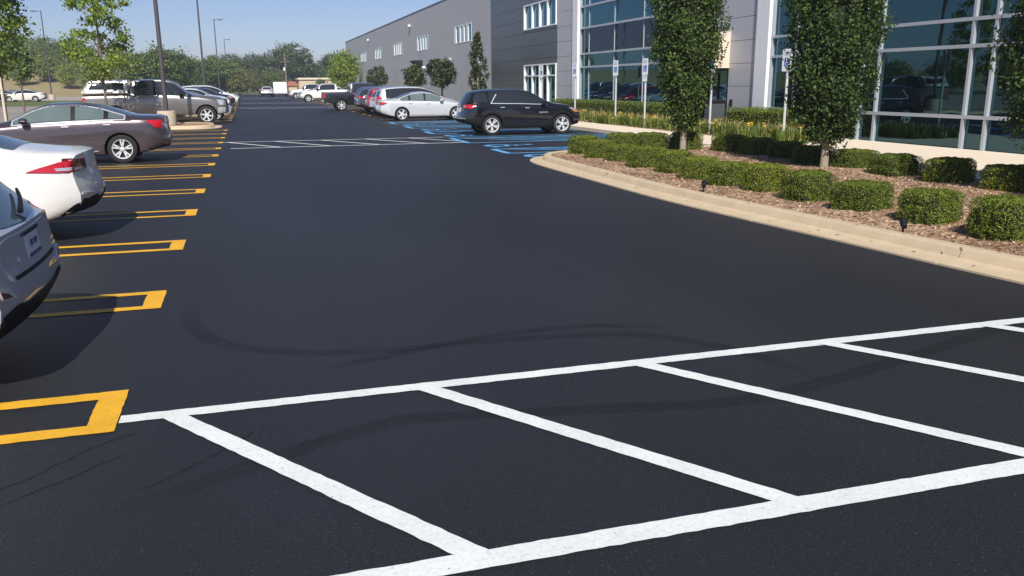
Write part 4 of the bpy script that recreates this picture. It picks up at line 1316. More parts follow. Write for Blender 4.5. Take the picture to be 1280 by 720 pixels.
SUV = dict(L=4.72, W=1.86, R=.362, Rr=.255, axles=[1.08, 3.80], spokes=10, glass='car_glass', trim=None, clad=True, wt=.68, mirror_black=False, dlo_lo=.045,
    top=[(0, 1.09), (.06, 1.14), (.16, 1.27), (.30, 1.45), (.40, 1.555), (.55, 1.595), (1.2, 1.655), (1.9, 1.665), (2.5, 1.60), (3.3, 1.24), (3.5, 1.165), (4.1, 1.085), (4.5, .98), (4.72, .84)],
    belt=[(0, 1.02), (.3, 1.08), (1.2, 1.10), (2.5, 1.065), (3.3, 1.03), (4.1, .95), (4.72, .70)],
    bot=[(0, .46), (.3, .40), (.8, .27), (1.2, .24), (3.6, .24), (4.2, .28), (4.72, .36)],
    rear=[(.3, .20), (.45, .08), (.55, 0), (.72, .015), (.82, .07), (1.0, .09), (1.3, .10), (1.7, .10)], front=[(.3, .12), (.5, .02), (.65, 0), (.8, .05), (1.0, .15), (1.3, .3)], dlo=(1.02, 3.22), pillars=[1.42, 2.22], doors=[(1.32, 2.24), (2.26, 3.36)], screen=(2.5, 3.4), mirror=2.98, bow=(.14, .26),
    rglass=[(-.64, 1.17), (.64, 1.17), (.60, 1.36), (.54, 1.50), (-.54, 1.50), (-.60, 1.36)],
    bits=[('sides', [(1.03, 1.125), (2.2, 1.105), (3.2, 1.065), (3.2, 1.083), (2.2, 1.125), (1.06, 1.147)], 'chrome', .016, 'window_strip', 0, .06),
          ('sides', [(1.03, 1.13), (1.06, 1.13), (1.30, 1.46), (1.26, 1.46)], 'chrome', .016, 'window_strip', 0, .05),
          ('sides', [(.42, 1.16), (.72, 1.20), (.92, 1.16), (.90, 1.50), (.56, 1.50), (.42, 1.36)], 'car_glass', .012, 'quarter_window', .05, .06),
          ('sides', [(.06, 1.06), (.08, .98), (.28, .965), (.46, 1.02), (.50, 1.075), (.30, 1.085)], 'red_lens', .012, 'taillight', .03, .04),
          ('rear2', [(.44, 1.0), (.80, .96), (.84, 1.10), (.44, 1.08)], 'red_lens', .012, 'taillight', .03, .04),
          ('rear2', [(.50, 1.03), (.66, 1.01), (.66, 1.06), (.50, 1.07)], 'clear_lens', .016, 'reversing_light', .02, .03),
          ('rear', [(-.16, .84), (.16, .84), (.16, .99), (-.16, .99)], 'plate', .012, 'licence_plate', .01, .08),
          ('rear', [(-.80, .38), (.80, .38), (.82, .58), (-.82, .58)], 'black', .012, 'lower_bumper', .04, .06),
          ('sides', [(.03, .42), (.56, .34), (.62, .48), (.60, .60), (.03, .60)], 'black', .010, 'lower_bumper', .01, .05),
          ('rear', [(-.80, .60), (.80, .60), (.80, .625), (-.80, .625)], 'chrome', .013, 'bumper_strip', 0, .06),
          ('sides', [(4.22, .88), (4.30, .80), (4.52, .78), (4.50, .86)], 'orange_lens', .012, 'headlight', .02, .03),
          ('front2', [(.46, .82), (.82, .86), (.82, .96), (.46, .90)], 'clear_lens', .012, 'headlight', .02, .05),
          ('front', [(-.42, .54), (.42, .54), (.48, .86), (-.48, .86)], 'black', .008, 'grille', .05, .06)])

VAN = dict(SUV)   # long-roof family car
VAN.update(L=5.0, W=1.95, R=.345, Rr=.235, axles=[1.05, 3.98], clad=False, trim=None,
    top=[(0, 1.10), (.06, 1.16), (.16, 1.32), (.28, 1.52), (.40, 1.62), (.6, 1.66), (1.6, 1.73), (2.4, 1.72), (3.0, 1.60), (3.8, 1.20), (4.0, 1.10), (4.5, 1.0), (4.85, .88), (5.0, .78)],
    belt=[(0, 1.0), (.3, 1.04), (1.2, 1.05), (2.5, 1.03), (3.6, 1.0), (4.4, .9), (5.0, .68)],
    bot=[(0, .36), (.3, .30), (.8, .22), (1.2, .2), (3.8, .2), (4.5, .24), (5.0, .30)],
    dlo=(.60, 3.65), pillars=[1.5, 2.6], doors=[(1.5, 2.6), (2.62, 3.75)], screen=(2.85, 3.85), mirror=3.4,
    bits=[('sides', [(.07, 1.16), (.08, .80), (.24, .78), (.26, 1.0), (.30, 1.2)], 'red_lens', .012, 'taillight', .03, .04),
          ('rear2', [(.68, .80), (.72, 1.14), (.86, 1.14), (.90, .80)], 'red_lens', .012, 'taillight', .03, .04),
          ('rear', [(-.16, .80), (.16, .80), (.16, .95), (-.16, .95)], 'plate', .012, 'licence_plate', .01, .08),
          ('rear', [(-.80, .30), (.80, .30), (.82, .46), (-.82, .46)], 'black', .012, 'lower_bumper', .04, .06),
          ('front2', [(.50, .74), (.84, .78), (.84, .90), (.50, .84)], 'clear_lens', .012, 'headlight', .02, .05),
          ('front', [(-.46, .42), (.46, .42), (.52, .74), (-.52, .74)], 'black', .008, 'grille', .05, .06)])

TRUCK = dict(L=5.95, W=2.02, R=.405, Ra=.475, Rr=.265, tw=.26, axles=[1.28, 5.02], spokes=6, glass='car_glass', trim=None, wt=.74, crown=.05, ends=(.02, .10), bow=(.03, .20), mirror_black=True, dlo_lo=.03,
    top=[(0, 1.34), (.5, 1.345), (1.2, 1.35), (1.84, 1.355), (1.90, 1.40), (1.94, 1.70), (1.99, 1.86), (2.1, 1.93), (2.7, 1.97), (3.3, 1.955), (3.65, 1.88), (4.35, 1.36), (4.5, 1.30), (5.2, 1.24), (5.7, 1.17), (5.95, 1.05)],
    belt=[(0, 1.26), (1.2, 1.27), (2.0, 1.28), (3.0, 1.26), (4.2, 1.22), (5.2, 1.12), (5.95, .92)],
    bot=[(0, .62), (.4, .56), (1.0, .46), (2.0, .42), (4.4, .42), (5.2, .44), (5.95, .46)], xs=[1.84, 1.87, 1.90, 1.92, 1.94, 1.97, 2.0, 2.05],
    rear=[(.4, .04), (.6, 0), (.8, .03), (1.4, .04)], front=[(.3, .14), (.55, .02), (.7, 0), (.9, .03), (1.1, .08), (1.4, .2)],
    dlo=(2.16, 4.20), pillars=[2.95], doors=[(2.02, 2.94), (2.96, 4.12)], screen=(3.60, 4.42), mirror=3.95, handle='chrome',
    bits=[('sides', [(.02, 1.22), (.03, .92), (.17, .92), (.17, 1.22)], 'red_lens', .012, 'taillight', .03, .04),
          ('rear2', [(.80, .92), (.80, 1.22), (.96, 1.22), (.96, .92)], 'red_lens', .014, 'taillight', .02, .04),
          ('rear', [(-.92, .55), (.92, .55), (.92, .76), (-.92, .76)], 'chrome', .045, 'rear_bumper', .03, .08),
          ('sides', [(5.48, .46), (5.80, .48), (5.80, .74), (5.52, .74)], 'chrome', .014, 'front_bumper', .03, .05),
          ('front', [(-.88, .50), (.88, .50), (.90, .74), (-.90, .74)], 'chrome', .03, 'front_bumper', .04, .07),
          ('front2', [(.60, .80), (.90, .82), (.90, 1.06), (.62, 1.06)], 'clear_lens', .014, 'headlight', .03, .05),
          ('sides', [(5.58, .84), (5.74, .84), (5.70, 1.06), (5.50, 1.06)], 'clear_lens', .012, 'headlight', .02, .04),
          ('front', [(-.56, .78), (.56, .78), (.58, 1.08), (-.58, 1.08)], 'black', .012, 'grille', .04, .06)])

paints = {}
def paint(n, col, metal=.45, rough=.33):
    if n not in paints: paints[n] = car_paint(n + '_paint', col, metal, rough)
    return paints[n]
PA = dict(silver_grey=((.46, .49, .545), .22, .36), white=((.80, .79, .76), .0, .25), plum=((.095, .072, .082), .55, .30), black=((.006, .006, .008), .1, .2),
          silver=((.70, .71, .72), .35, .28), pewter=((.22, .208, .198), .55, .32), dark=((.018, .02, .024), .3, .25), red=((.34, .012, .02), .3, .25), charcoal=((.06, .065, .07), .5, .3), beige=((.60, .55, .45), .3, .35), navy=((.015, .022, .05), .35, .25), cream_white=((.74, .71, .64), 0, .3), lime=((.45, .55, .08), .1, .3))
for k, v in PA.items(): paint(k, *v)

def at(root, x, y, rz=0, sc=1, z=0):
    root.location = (x, y, z); root.rotation_euler = (0, 0, rz); root.scale = (sc, sc, sc)
    return root
PI = math.pi
# --- near vehicles, each of its own build
h, hb = make_car(HATCH, paints['silver_grey'], 'silver-grey hatchback at the left edge with its tail and licence plate showing', cat='car', group='cars parked nose-in on the left')
lp = [c for c in h.children if c.name.startswith('licence_plate')][0]
tm = text_mesh('7JK P83', .062, .001)
tm.transform(Matrix.Translation((0, 0, 0)))
ctr = hb.bvh.ray_cast(Vector((-2, 0, .825)), Vector((1, 0, 0)))[0]
tm.transform(Matrix(((0, 0, -1, ctr.x-.0145), (-1, 0, 0, 0), (0, 1, 0, .826), (0, 0, 0, 1))))
mesh_obj('plate_lettering', tm, M['plate_blue'], lp)
mb = MB()
cz = hb.bvh.ray_cast(Vector((-2, 0, .98)), Vector((1, 0, 0)))[0]
mb.add([(cz.x-.03, -.03, .98), (cz.x-.03, .03, .98), (cz.x+.04, .03, 1.02), (cz.x+.04, -.03, 1.02), (cz.x-.01, -.03, .95), (cz.x-.01, .03, .95), (cz.x+.06, .03, .98), (cz.x+.06, -.03, .98)],
       [(0, 1, 2, 3), (7, 6, 5, 4), (0, 4, 5, 1), (1, 5, 6, 2), (2, 6, 7, 3), (3, 7, 4, 0)])
pts = []
for k in range(9):
    y, z = -.02 - .46*k/8, 1.00 + .10*k/8
    q = hb.bvh.ray_cast(Vector((-2, y, z)), Vector((1, 0, 0)))[0]
    pts.append((q.x-.025, y, z))
mb.tube([(a, b_, c+.03) for a, b_, c in pts], [.022, .02, .018, .016, .015, .014, .013, .012, .01], 6)
mb.build('rear_wiper', M['black'], h)
at(h, -1.41, 6.31, PI)

f, fb = make_car(SEDAN, paints['white'], 'white sedan with a pointed red taillight, second from the left edge', group='cars parked nose-in on the left')
at(f, -1.86, 11.95, PI)
m_, mbb = make_car(MALIBU, paints['plum'], 'dark plum sedan with chrome window trim and silver wheels', group='cars parked nose-in on the left')
at(m_, -1.87, 23.5, PI)
e_, eb = make_car(SUV, paints['black'], 'black crossover parked across the blue stalls, front towards the signs', name='parked_suv', cat='suv')
tm = text_mesh('EQUINOX', .075, .002)
q = eb.bvh.ray_cast(Vector((3.05, -3, .80)), Vector((0, 1, 0)))[0]
tm.transform(Matrix(((1, 0, 0, 3.05), (0, 0, -1, q.y-.011), (0, 1, 0, .80), (0, 0, 0, 1))))
mesh_obj('door_badge', tm, M['chrome'], e_)
at(e_, 7.42, 30.95)
z_, zb_ = make_car(BENZ, paints['silver'], 'silver sedan with red taillights at the end of the right row', group='cars parked in the right row')
at(z_, 6.42, 44.85)

t_, tb = make_car(TRUCK, paints['pewter'], 'pewter crew-cab pickup with a white and silver bed cap, nose to the lane', name='pickup_truck', cat='pickup truck')
# bed cap (its own loft) with side glass
CAP = dict(L=1.86, W=1.94, top=[(0, 1.50), (.06, 1.62), (.16, 1.82), (.30, 1.915), (.9, 1.95), (1.86, 1.95)], belt=[(0, 1.44), (1.86, 1.46)], bot=[(0, 1.352), (1.86, 1.36)], rear=[(1.3, 0), (1.6, .04), (2, .12)], front=[(1.3, 0), (2, 0)], wt=.78, crown=.05, ends=(.03, 0), bow=(.04, 0), xs=[])
cb = Body(CAP)
def cap_mesh():
    sp = CAP
    cb.sp = sp
    me = cb.mesh('bed_cap')
    return me
cap = mesh_obj('bed_cap', cap_mesh(), paint('cap_white', (.70, .68, .64), .2, .3), t_, True, 35)
for side in ('left', 'right'):
    patch(cb, side, [(.30, 1.53), (1.72, 1.53), (1.72, 1.82), (.48, 1.82)], .006, M['black'], 'cap_window_frame', cap, .05, .08)
    for x0, x1, x2 in ((.36, .52, 1.0), (1.03, 1.03, 1.67)):
        patch(cb, side, [(x0, 1.555), (x2, 1.555), (x2, 1.795), (x1, 1.795)], .010, M['car_glass'], 'cap_window', cap, .03, .08)
at(t_, -7.35, 45.3, 0, 1.09)

# --- the rest of the parked cars: copies with their own paint
def ratio(px):      # where a bearing seen from the camera meets the lane grid (X per metre of Y)
    return math.tan(YAW + math.atan((px-640)/1083.0))
KIND = dict(hatch=(h, 'silver_grey'), sedan=(f, 'white'), plum=(m_, 'plum'), suv=(e_, 'black'), benz=(z_, 'silver'))
v_, vb_ = make_car(VAN, paints['silver'], 'silver-white long-roofed estate car beside the silver sedan', group='cars parked in the right row')
at(v_, 6.75, 48.2)
BT = dict(TRUCK); BT['bed'] = (.10, 1.80, .82)
p_, pb_ = make_car(BT, paints['dark'], 'black open-bed pickup with its tail out in the lane', name='pickup_truck', cat='pickup truck', group='cars parked in the right row')
at(p_, 5.2, 63.3)
KIND['van'] = (v_, 'silver'); KIND['pickup'] = (p_, 'dark')
def park(kind, col, x, y, rz, label, group, sc=1, cat=None, name=None):
    src, old = KIND[kind]
    c = copy_tree(src)
    c.name = name or src.name.split('.')[0]
    c['label'] = label; c['group'] = group
    if cat: c['category'] = cat
    for ch in list(c.children):
        if ch.name.split('.')[0] in ('door_badge',): bpy.data.objects.remove(ch)
    repaint(c, paints[old], paints[col])
    return at(c, x, y, rz, sc)
GR, GL = 'cars parked in the right row', 'cars parked nose-out in the far left row'
park('suv', 'silver', 6.9, 51.0, 0, 'silver compact suv between the estate car and the red car', GR, .95)
park('van', 'red', 7.0, 53.7, 0, 'red car, only its sloping red tail pillar showing in the right row', GR, .97)
park('suv', 'charcoal', 6.8, 56.5, 0, 'charcoal suv just beyond the red car in the right row', GR)
park('suv', 'navy', 7.0, 59.3, 0, 'dark blue suv beside the black pickup', GR, 1.03)
park('pickup', 'white', 11.4, 95.8, PI, 'white pickup facing the lane, nearest of the white vehicles in the right row', GR, 1.0, 'pickup truck')
park('suv', 'cream_white', 11.2, 104.5, PI, 'white suv facing the lane, second of the white vehicles in the right row', GR)
park('sedan', 'silver', 10.9, 111, PI, 'pale silver sedan facing the lane beyond the white suv', GR)
park('pickup', 'cream_white', 11.4, 119, PI, 'white pickup far down the right row, before the dark car', GR, 1, 'pickup truck')
park('plum', 'dark', 10.8, 127, PI, 'dark sedan last but one in the right row', GR)
park('hatch', 'silver', 10.6, 136, PI, 'small silver hatchback last in the right row', GR)
park('sedan', 'beige', -5.55, 49.7, 0, 'cream sedan showing its nose past the pewter pickup', GL)
park('benz', 'dark', -6.0, 55.2, 0, 'dark sedan behind the cream car nose', GL)
park('sedan', 'charcoal', -6.0, 60.7, 0, 'charcoal sedan in front of the white suv', GL)
park('suv', 'white', -5.75, 66.2, 0, 'white suv rising above the dark cars in the left row', GL, 1.0)
park('hatch', 'lime', -6.6, 71.6, 0, 'bright yellow-green hatchback glimpsed over the pickup bonnet', GL)
park('suv', 'navy', -5.6, 77, 0, 'dark blue suv beyond the white suv in the left row', GL)
park('van', 'white', -5.9, 82.6, 0, 'white van-like car with the highest roof in the left row', GL, 1.08)
park('sedan', 'dark', -5.7, 88.0, 0, 'black sedan last in the left row', GL)
GF = 'cars on the road beyond the grass verge'
park('sedan', 'cream_white', -23.9, 121, PI, 'white sedan side-on beyond the grass verge', GF, 1.03)
park('suv', 'dark', -31.5, 121, 0, 'dark grey suv at the left edge beyond the grass verge', GF)
park('plum', 'navy', -31.2, 127, 0, 'dark navy sedan just right of the suv beyond the verge', GF)
c = park('suv', 'silver', 3.2, 140, R(90), 'silver suv driving away at the far end of the lane', 'vehicles at the lane end', 1.0)

# white box trailer beside it
tr = thing('box_trailer', 'tall white box trailer at the far end of the lane', 'trailer', (5.4, 147, 0), 0, 'vehicles at the lane end')
mb = MB(); mb.bev(-1.05, 1.05, -2.2, 2.2, .5, 2.3, .12); mb.build('box', paints['white'], tr)
mb = MB(); mb.box(-1.0, 1.0, -2.24, -2.205, .6, 2.15); mb.build('rear_door', M['white_metal'], tr)
mb = MB(); mb.box(-.5, .5, -2.3, 3.2, .38, .5); mb.build('frame', M['black'], tr)
for s in (-1, 1):
    for y in (-.5, .5):
        o = link(bpy.data.objects.new('wheel', wheel_meshes(.345, .235, .22, 10)[0]), tr); o.location = (s*.98, y, .345); o.rotation_euler = (0, 0, PI/2)
        o.rotation_euler = (0, 0, -PI/2 if s < 0 else PI/2)

# ------------------------------------------------------------------ light poles, signs, small furniture
def light_pole(x, y, h_, label, arms=((1, 0),), base=True, group='parking lot light poles'):
    p = thing('light_pole', label, 'light pole', (x, y, 0), 0, group)
    mb = MB(); mb.tube([(0, 0, .75 if base else 0), (0, 0, h_*.5), (0, 0, h_)], [.10, .085, .065], 12); mb.build('pole', M['pole'], p, True, 40)
    if base:
        mb = MB(); mb.lathe([(0, 0), (.40, 0), (.40, .72), (.385, .75), (0, .75)], 24); mb.build('concrete_base', M['pale_concrete'], p, True, 40)
        mb = MB(); mb.bev(-.17, .17, -.17, .17, .752, .79, .01); mb.build('base_plate', M['pole'], p)
    for dx, dy in arms:
        d = Vector((dx, dy, 0)).normalized()
        mb = MB(); mb.tube([(0, 0, h_-.12), tuple(d*.7 + Vector((0, 0, h_-.12)))], .035, 6); mb.build('arm', M['pole'], p)
        mb = MB(); a, n = d*.65, Vector((-d.y, d.x, 0))
        q = [a - n*.17, a + n*.17, a + d*.65 + n*.14, a + d*.65 - n*.14]
        mb.prism([(v.x, v.y) for v in q], h_-.20, h_-.06); mb.build('lamp_head', M['pole'], p)
    return p
light_pole(-3.45, 41.3, 12.0, 'nearest light pole, on a round concrete base in the kerbed island')
light_pole(ratio(257.5)*88, 88, 12.2, 'second light pole along the left row, its top out of the picture')
light_pole(ratio(276)*146, 146, 12.0, 'third light pole along the left row with a short arm to the right')
light_pole(ratio(286.5)*208, 208, 12.0, 'farthest light pole on the left, with a short arm to the right')
light_pole(ratio(65)*135, 135, 12.0, 'light pole with its arm to the left above the tree belt', arms=((-1, 0),))
light_pole(ratio(380.5)*250, 250, 12.3, 'thin far light pole in front of the gap in the trees', base=False)
light_pole(ratio(321)*290, 290, 12.2, 'faint light pole with its arm to the left above the end of the lane', arms=((-1, 0),), base=False)
up = thing('utility_pole', 'wooden utility pole carrying wires across the end of the lane', 'utility pole', (ratio(360)*185, 185, 0))
mb = MB(); mb.tube([(0, 0, 0), (0, 0, 8.2)], [.16, .11], 8); mb.build('pole', M['wood'], up)
mb = MB(); mb.box(-1.1, 1.1, -.06, .06, 6.4, 6.52); mb.build('crossarm', M['wood'], up)
mb = MB(); mb.lathe([(0, 4.6), (.22, 4.65), (.25, 4.9), (.22, 5.3), (0, 5.35)], 10, c=(-.25, -.2, 0)); mb.build('lamp', M['lamp_white'], up, True, 40)
for dx, z in ((-1.0, 6.6), (1.0, 6.6), (0, 5.9)):
    mb = MB(); mb.tube([(-70 + 4*k, dx*.3, z - .35*math.sin(math.pi*((k*4 % 36)/36)) - (.9 if k < 9 else 0)) for k in range(36)], .028, 4); mb.build('wire', M['black'], up)

def kerb_island(x0, x1, y0, y1, r, label):
    k = thing('kerb_island', label, 'kerb', (x0, y0, 0))
    P = round_poly([(0, 0), (x1-x0, .0), (x1-x0, y1-y0), (0, y1-y0)], r, 8)
    c = Vector(((x1-x0)/2, (y1-y0)/2))
    def sc(d): return [p + (c-p).normalized()*d for p in P]
    lv = [(0, .0), (0, .012), (.30, .02), (.36, .13), (.40, .15), (.52, .15), (.54, .10)]
    v, f = [], []
    for d, z in lv: v += [(p.x, p.y, z) for p in sc(d)]
    n = len(P)
    for i in range(len(lv)-1):
        for q in range(n): f.append((i*n+q, i*n+(q+1) % n, (i+1)*n+(q+1) % n, (i+1)*n+q))
    mb = MB(); mb.add(v, f); mb.build('kerb_ring', M['kerb'], k, True, 40)
    mb = MB(); q = sc(.53); mb.prism([(p.x, p.y) for p in q], .02, .125); mb.build('mulch', M['mulch'], k)
    return k
kerb_island(-9.0, -1.15, 39.2, 43.4, 1.5, 'rounded mulch-filled kerb island round the nearest light pole')

def ada_sign(x, y, label, plates=True, low=False, hgt=2.75):
    s = thing('parking_sign', label, 'sign', (x, y, .13), R(9), 'disabled parking signs along the walk')
    mb = MB(); mb.tube([(0, 0, 0), (0, 0, hgt-.16)], .038, 8); mb.build('post', M['galv'], s, True, 40)
    if not plates: return s
    def plate(z0, z1, w):
        mb = MB(); mb.prism([(p.x, p.y) for p in round_poly([(-w/2, z0), (w/2, z0), (w/2, z1), (-w/2, z1)], .03)], 0, .006)
        me = mb.mesh('sign_panel'); me.transform(Matrix(((0, 0, -1, -.040), (-1, 0, 0, 0), (0, 1, 0, 0), (0, 0, 0, 1))))
        return mesh_obj('sign_panel', me, M['sign_white'], s)
    z1 = hgt-.13; z0 = z1-.62
    pl = plate(z0, z1, .38)
    def on(name, me, m):
        me.transform(Matrix(((0, 0, -1, -.0465), (-1, 0, 0, 0), (0, 1, 0, 0), (0, 0, 0, 1)))); mesh_obj(name, me, m, pl)
    mb = MB(); mb.prism([(-.105, z0+.13), (.105, z0+.13), (.105, z0+.36), (-.105, z0+.36)], 0, .001); on('blue_square', mb.mesh('blue_square'), M['sign_blue'])
    # white wheelchair emblem
    mb = MB(); cx, cz = 0, z0+.20
    def st(pts, w, z=.0016):
        v, f = strip(pts, w, z, 0, .05); mb.add(v, f)
    st([(cx-.01+.045*math.cos(R(a)), cz+.0+.045*math.sin(R(a))) for a in range(100, 372, 20)], .016)
    st([(cx-.02, cz+.115), (cx-.015, cz+.04), (cx+.035, cz+.038), (cx+.06, cz-.03)], .018, .0020)
    st([(cx-.02+.011*math.cos(R(a)), cz+.135+.011*math.sin(R(a))) for a in range(0, 361, 40)], .02, .0024)
    me = mb.mesh('wheelchair_emblem'); on('wheelchair_emblem', me, M['sign_white'])
    for t, sz, dz in (('RESERVED', .055, .55), ('PARKING', .055, .48)):
        me = text_mesh(t, sz, .0005); me.transform(Matrix.Translation((0, z0+dz-.02, .001))); on('lettering', me, M['sign_blue'])
    if low:
        p2 = plate(z0-.24, z0-.02, .30)
        me = text_mesh('VAN', .07, .0005); me.transform(Matrix(((0, 0, -1, -.0475), (-1, 0, 0, 0), (0, 1, 0, z0-.10), (0, 0, 0, 1)))); mesh_obj('lettering', me, M['sign_blue'], p2)
    return s
ada_sign(14.9, 43.0, 'wheelchair parking sign in front of the lower barred window')
ada_sign(14.9, 38.2, 'wheelchair parking sign at the front of the black crossover, by the white pier')
ada_sign(14.9, 33.5, 'wheelchair parking sign in the middle of the far flower bed')
ada_sign(14.9, 30.7, 'wheelchair parking sign with a second small plate below, just left of the nearer full-height tree', low=True)
ada_sign(14.9, 25.7, 'bare-looking sign post half hidden behind the columnar tree by the door', plates=True)
ada_sign(14.9, 21.5, 'wheelchair parking sign at the left side of the tree by the near glass wall')

bn = thing('litter_bin', 'dark grey square litter bin beside the door behind the columnar tree', 'bin', (16.35, 27.9, .13))
mb = MB(); mb.bev(-.26, .26, -.26, .26, 0, .98, .03); mb.build('body', M['dark_panel'], bn)
mb = MB(); mb.bev(-.29, .29, -.29, .29, .985, 1.1, .05); mb.build('lid', M['black'], bn)
for x, y, lab in ((7.22, 7.95, 'small black garden spotlight near the kerb joint at the right'), (7.02, 12.2, 'small black garden spotlight near the kerb before the middle bushes')):
    sp_ = thing('garden_spotlight', lab, 'spotlight', (x, y, .14), R(30), 'garden spotlights in the mulch')
    mb = MB(); mb.tube([(0, 0, -.05), (0, 0, .07)], .012, 6); mb.build('stake', M['black'], sp_)
    mb = MB(); mb.tube([(-.05, -.03, .05), (.0, 0, .085), (.045, .02, .12)], [.03, .042, .045], 10); mb.build('lamp_head', M['black'], sp_)
    mb = MB(); mb.tube([(.0452, .0202, .1202), (.048, .0212, .1225)], [.036, .036], 10); mb.build('lens', M['clear_lens'], sp_)

# ------------------------------------------------------------------ clipped bushes
def superell(u, a, p=4.0):
    s_ = (np.abs(u[:, 0]/a[0])**p + np.abs(u[:, 1]/a[1])**p + np.abs(u[:, 2]/a[2])**p)**(-1/p)
    return u*s_[:, None]
def bush_mesh(seed, a=(.415, .37, .275), n=14000, size=.034):
    rg = np.random.default_rng(seed)
    u = rg.normal(size=(n, 3)); u /= np.linalg.norm(u, axis=1)[:, None]
    u[:, 2] = np.where(u[:, 2] < -.55, -u[:, 2], u[:, 2])
    p = superell(u, a, 6)
    ph = rg.uniform(0, 6, 6)
    k = 1 + .035*np.sin(7*u[:, 0]+ph[0])*np.sin(6*u[:, 1]+ph[1]) + .03*np.sin(13*u[:, 2]+9*u[:, 0]+ph[2]) + .025*np.sin(15*u[:, 1]+ph[3])
    k *= 1 - .09*rg.random(n)**1.5
    p = p*k[:, None]
    nr = u/np.array(a)**2; nr /= np.linalg.norm(nr, axis=1)[:, None]
    q = leaf_quads(p, size, nr*.7 + np.array([0, 0, .5]), .75, .38, rg, .12)
    q[:, :, 2] += a[2]*.98
    v, f = [], []
    nu, nv = 18, 10
    for j in range(nv+1):
        for i in range(nu):
            t, s_ = 2*math.pi*i/nu, math.pi*(j/nv-.5)
            d = np.array([[math.cos(t)*math.cos(s_), math.sin(t)*math.cos(s_), math.sin(s_)]])
            c = superell(d, [x*.86 for x in a], 6)[0]
            v.append((c[0], c[1], c[2]+a[2]*.98))
    for j in range(nv):
        for i in range(nu): f.append((j*nu+i, j*nu+(i+1) % nu, (j+1)*nu+(i+1) % nu, (j+1)*nu+i))
    core = bpy.data.meshes.new('dark_core'); core.from_pydata(v, [], f); core.materials.append(M['yew_core'])  # solid filler behind the leaves, coloured as the bush's inner shade
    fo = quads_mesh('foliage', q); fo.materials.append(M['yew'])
    return fo, core
BM = [bush_mesh(s) for s in (1, 2, 3, 4)]
def bush(x, y, k, label, sc, group):
    b = thing('clipped_bush', label, 'bush', (x-.22, y-.34, .06), (k*1.7) % 6.28*.08 + (PI if k % 2 else 0), group)
    b.scale = sc
    fo, co = BM[k % 4]
    link(bpy.data.objects.new('foliage', fo), b); link(bpy.data.objects.new('dark_core', co), b)
ORD = ['nearest', 'second', 'third', 'fourth', 'fifth', 'sixth', 'seventh', 'eighth', 'ninth', 'tenth', 'eleventh', 'twelfth', 'thirteenth']
front = [(8.35, 6.35), (8.27, 7.62), (8.2, 8.72), (8.12, 9.85), (8.1, 11.0), (8.05, 12.05), (7.98, 12.95), (7.98, 14.0), (8.05, 15.1), (8.05, 16.35), (8.05, 17.6), (8.1, 18.9), (8.2, 20.15)]
for k, (x, y) in enumerate(front):
    s = (1 + .06*math.sin(k*2.3))*(1 if k < 4 else .93)
    bush(x, y, k, f'low clipped green bush in the kerb-side row, {ORD[k]} from the near end' if k else 'low clipped green bush in the kerb-side row, nearest and cut by the right edge', (s*.84, s*.84, .88+.05*math.sin(k*1.7)), 'clipped bushes in the kerb-side row')
back = [(11.65, 9.3), (11.65, 10.75), (11.75, 12.1), (11.65, 13.3), (11.85, 14.65), (11.75, 15.85), (11.9, 17.0), (11.9, 18.15), (11.85, 19.4)]
for k, (x, y) in enumerate(back):
    bush(x, y, k+1, f'clipped bush in the back row beside the walk, {ORD[k]} from the near end', (.93, .93, .84 + .04*math.sin(k)), 'clipped bushes in the back row')
for k, (x, y) in enumerate([(9.45, 20.6), (10.15, 20.35), (11.05, 20.2)]):
    bush(x, y, k, ['clipped bush at the far end of the island, beside the last kerb-side bush', 'dark clipped bush at the far end of the island, left of the tree trunk', 'clipped bush at the far end of the island, just behind the tree trunk'][k], (.9, .9, .95), 'clipped bushes across the far end')

# long hedges under the windows
def hedge(x0, x1, y0, y1, z1, n, label):
    rg = np.random.default_rng(int(y0))
    t = thing('hedge', label, 'hedge', (x0, y0, .13), 0, 'hedges under the glass walls')
    W_, L_, H_ = x1-x0, y1-y0, z1-.13
    f = rg.random(n)
    p = rg.random((n, 3))*np.array([W_, L_, H_])
    nr = np.zeros((n, 3))
    a, b, c = f < .5, (f >= .5) & (f < .9), f >= .9
    p[a, 0] = 0; nr[a, 0] = -1
    p[b, 2] = H_; nr[b, 2] = 1
    p[c, 1] = 0; nr[c, 1] = -1
    p += rg.normal(size=(n, 3))*.035 + (np.sin(p[:, 1:2]*4.1)*.03 + np.sin(p[:, 1:2]*9+p[:, 2:3]*5)*.025)*np.array([1, 0, 1])
    fo = quads_mesh('foliage', leaf_quads(p, .06, nr*.8+np.array([0, 0, .4]), .8, .5, rg)); mesh_obj('foliage', fo, M['yew'], t)
    mb = MB(); mb.box(.07, W_, .07, L_-.05, 0, H_-.07); mb.build('dark_core', M['yew_core'], t)  # solid dark block, coloured as shade within the hedge
hedge(16.35, 17.3, 31.2, 45.6, .93, 15000, 'long clipped hedge under the far glass wall')
hedge(16.35, 17.3, 22.6, 27.2, .90, 7000, 'short clipped hedge under the white pier by the near glass wall')

